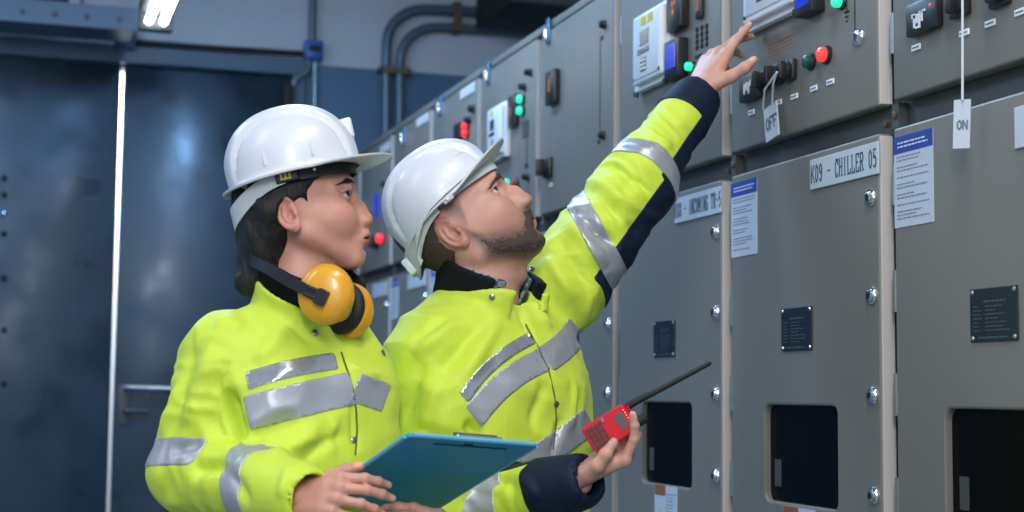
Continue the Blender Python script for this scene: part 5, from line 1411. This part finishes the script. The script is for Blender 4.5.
# woman's left hand under the far edge
o = P(480, 556, 2.41); X = P(410, 514, 2.355)-o; Y = P(455, 470, 2.48)-P(470, 534, 2.42)
hL, mL = hand(eL-wL, [(24,20,10),(22,18,8),(20,16,8),(24,18,10)], [(.022,.024,-.010),(.050,.040,-.034),(.080,.046,-.044),(.104,.046,-.044)], o, X, Y, True, scale=.93, spread=(4, 0, -4, -9))
body_mesh(WOMAN, [mR, mL])
# man's right hand round the radio
o = P(579, 475, 2.565); Xr = unit(P(631, 452, 2.555)-o); Zr = unit(P(616, 465, 2.57)-P(600, 430, 2.56)); Yr = np.cross(Zr, Xr)
hr, mr = hand(eRm-wRm, [(42,22,10),(44,50,26),(50,54,28),(58,58,30)], [(.020,.028,-.006),(.045,.046,-.016),(.068,.047,-.030),(.090,.040,-.043)], o, Xr, Yr, scale=.87, spread=(-2, 0, -2, -4))
# man's raised left hand
o = P(698, 91, 3.27); X = unit(P(723, 44, 3.298)-o); tc_ = toCam(o); lf = -unit(np.cross(tc_, (0, 0, 1.))) 
lf = unit(P(690, 90, 3.28)-P(700, 90, 3.28)); Z = unit(tc_*.62+lf*.80); Z = unit(Z-X*(Z@X)); Y = np.cross(X, Z)
hl, ml = hand(eLm-wLm, [(8,6,4),(26,14,8),(42,22,10),(54,28,16)], [(.020,.028,-.006),(.048,.056,-.016),(.072,.078,-.020),(.092,.094,-.020)], o, X, Y, True, scale=1.0, spread=(-2, -2, -4, -7))
body_mesh(MAN, [mr, ml])
# red two-way radio
M['radio'] = mat('red_radio_plastic', (.62,.008,.022), .5, spec=.25)
rt = P(628.5, 416.8, 2.535); rb = P(588.5, 441.3, 2.535); ru = unit(rt-rb)
cR = P(609.5, 429, 2.537); fz = toCam(cR); rw = unit(np.cross(ru, fz)); fz = np.cross(rw, ru)
if fz@toCam(cR) < 0: fz = -fz
rw = np.cross(ru, fz)
radio = thing('two_way_radio', 'red two-way radio with long black antenna in the bearded man\'s hand', 'radio', tuple(cR))
RL, RW = .080, .049
o0 = cR-ru*RL/2-rw*RW/2
slab(MB(), o0, rw, ru, fz, 0, RW, 0, RL, -.016, .012, .008).build('body', M['radio'], radio, bevel=.0025)
slab(MB(), o0, rw, ru, fz, .004, RW-.004, RL-.001, RL+.005, -.012, .008, .004).build('top_cap', M['radio'], radio, bevel=.0015)
s_ = slab(MB(), o0, rw, ru, fz, RW*.20, RW*.72, RL*.70, RL*.88, .0118, .0128, .003).build('screen', M['lcdgrey'], radio)
for r in range(4):
    for c in range(4):
        slab(MB(), o0, rw, ru, fz, RW*(.12+.20*c), RW*(.12+.20*c)+.0082, RL*(.06+.095*r), RL*(.06+.095*r)+.0062, .0118, .0138, .002, 3).build('key', M['black'], radio)
slab(MB(), o0, rw, ru, fz, RW*.06, RW*.20, RL*.45, RL*.50, .0118, .0136, .002).build('function_key', M['cyan'], radio)
m = MB()
for k in range(6): m.lathe(o0+rw*RW*(.2+.1*k)+ru*RL*.94+fz*.012, fz, [(0, .0011), (.0006, .0011)], 6)
m.build('printed_mark', M['white'], radio)
m = MB()
for a in range(6):
    for b in range(4): m.lathe(o0+rw*RW*(.80+.045*b)+ru*RL*(.66+.05*a)+fz*.0121, fz, [(0, .0009), (.0004, .0009)], 6)
m.build('speaker_grille', M['black'], radio)
at0 = o0+rw*RW*.17+ru*RL-fz*.002; tip = P(711, 362.5, 2.56)
MB().tube([at0, at0+ru*.02, at0+(tip-at0)*.35, tip-(tip-at0)*.03, tip], [.0068, .0066, .0050, .0040, .0025], 12).build('antenna', M['blackm'], radio, smooth=True)
MB().lathe(o0+rw*RW*.78+ru*(RL+.004)-fz*.002, ru, [(0, .0095), (.016, .0088), (.018, .006)], 16).build('knob', M['blackm'], radio, smooth=True)
# yellow ear defenders round the woman's neck
M['muff'] = mat('yellow_ear_cup', (.72,.34,.015), .32, coat=.25)
ear = thing('ear_defenders', 'yellow ear defenders with black headband resting round the woman\'s neck', 'ear defenders', tuple(P(335, 295, 2.46)))
c1 = P(327.5, 295, 2.470); ax1 = unit(toCam(c1)+A(-.22, 0, .10)); c2 = P(345, 310, 2.555); ax2 = unit(-ax1+A(.45, 0, -.25))
def cup(c, ax, lab):
    u = unit(U-ax*(U@ax)); w = np.cross(u, ax); n = 40; V = []; Fc = []
    prof = [(-.002, .043), (.006, .0455), (.014, .0455), (.022, .0425), (.029, .036), (.033, .026), (.0345, .012), (.035, .001)]
    for o_, r_ in prof:
        for k in range(n):
            t = 2*PI*k/n; V.append(c+ax*o_+u*r_*1.06*math.sin(t)+w*r_*.98*math.cos(t))
    for i in range(len(prof)-1):
        for k in range(n): Fc.append((i*n+k, i*n+(k+1) % n, (i+1)*n+(k+1) % n, (i+1)*n+k))
    Fc.append(tuple(range(n))[::-1])
    MB().add(V, Fc).build('ear_cup', M['muff'], ear, smooth=True, angle=70)
    V = []; Fc = []
    for a in range(n):
        t = 2*PI*a/n; d = u*1.06*math.sin(t)+w*.98*math.cos(t)
        for b in range(10):
            s = 2*PI*b/10; V.append(c-ax*.010+d*(.032+.010*math.cos(s))+ax*.011*math.sin(s))
    for a in range(n):
        for b in range(10): Fc.append((a*10+b, a*10+(b+1) % 10, ((a+1) % n)*10+(b+1) % 10, ((a+1) % n)*10+b))
    MB().add(V, Fc).build('cushion', M['blackm'], ear, smooth=True)
cup(c1, ax1, 0); cup(c2, ax2, 0)
hub = c1+ax1*.036
pts = [P(321, 297, 2.43), P(306, 290, 2.435), P(285, 279, 2.455), P(266, 267, 2.49)]
arc_ = [T0+U*.062+F*(.100*math.cos(math.radians(a)))-L*(.092*math.sin(math.radians(a))) for a in (105, 130, 160, 190, 220, 250, 275)]
pts2 = pts+arc_+[P(352, 300, 2.60), P(352, 307, 2.585)]
mm = ribbon(pts2, [U+A(.1, 0, 0)]*len(pts2), .019, .0055, lambda q: unit(A(*(q-T0)*[1, 1, 0]))); mm.build('headband', M['black'], ear, smooth=True)
m = MB(); d = unit(pts[1]-pts[0]); up_ = unit(U-d*(U@d)); nn = np.cross(d, up_)
for e in (-.006, .006): m.tube([pts[0]+up_*e-nn*.003, pts[1]+up_*e-nn*.003], .0035, 8)
m.build('yoke_wire', M['blackm'], ear, smooth=True)
m = MB(); slab(m, pts[0], d, up_, nn, -.010, .008, -.013, .013, -.008, .006, .004); m.build('yoke_block', M['black'], ear, bevel=.001)
# ================================================================== camera, lights, world
cam = bpy.data.cameras.new('camera'); co = bpy.data.objects.new('camera', cam); COL.objects.link(co)
m4 = Matrix([list(ROT[i])+[CAM[i]] for i in range(3)]+[[0, 0, 0, 1]]); co.matrix_world = m4
cam.sensor_width = 36; cam.lens = 36*FPX/1024; cam.clip_start = .05
cam.dof.use_dof = True; cam.dof.focus_distance = 2.8; cam.dof.aperture_fstop = 4.0
scn.camera = co
def area(name, loc, tgt, sx, sy, e, col):
    l = bpy.data.lights.new(name, 'AREA'); l.shape = 'RECTANGLE'; l.size = sx; l.size_y = sy; l.energy = e; l.color = col
    o = bpy.data.objects.new(name, l); COL.objects.link(o); o.location = loc
    d = Vector(tgt)-Vector(loc); o.rotation_euler = d.to_track_quat('-Z', 'Y').to_euler(); return o
exec(LIGHTS) if 'LIGHTS' in globals() else None
w = bpy.data.worlds.new('world'); scn.world = w; w.use_nodes = True
w.node_tree.nodes['Background'].inputs[0].default_value = (.12, .2, .33, 1); w.node_tree.nodes['Background'].inputs[1].default_value = .12
# rows of ceiling battens: the real lamps of the hall, besides yard daylight and the added front fill
area('ceiling_lamp', (-.4, -1.0, 3.3), (.5, 2.5, 1.3), .45, 2.0, 128, (.98, .98, 1))
area('ceiling_lamp', (.8, 1.2, 3.35), (.95, 1.4, 0), .3, 1.8, 40, (1, .98, .95))
area('yard_daylight', (onY(118, 200, YW)[0], YW+.30, 3.0), (onY(118, 200, YW)[0], YW+.95, 1.4), 1.2, .1, 110, (.86, .93, 1))
area('ceiling_lamp', (-1.3, 2.2, 3.35), (-.4, 2.4, 0), .35, 2.4, 34, (.72, .86, 1))
area('ceiling_lamp', (.75, 4.8, 3.38), (.75, 4.8, 0), .3, 2.4, 72, (.40, .66, 1))
area('ceiling_lamp', (-.9, 5.3, 3.38), (-.7, 5.6, 0), .3, 2.4, 80, (.50, .72, 1))
area('front_fill', (-.6, -1.55, 1.75), (.2, 2.5, 1.25), 2.8, 1.6, 26, (.92, .96, 1))  # added fill lamp behind the camera, no known source there
scn.view_settings.view_transform = 'Standard'; scn.view_settings.look = 'None'; scn.view_settings.gamma = 1; scn.view_settings.use_curve_mapping = False
scn.view_settings.exposure = 0
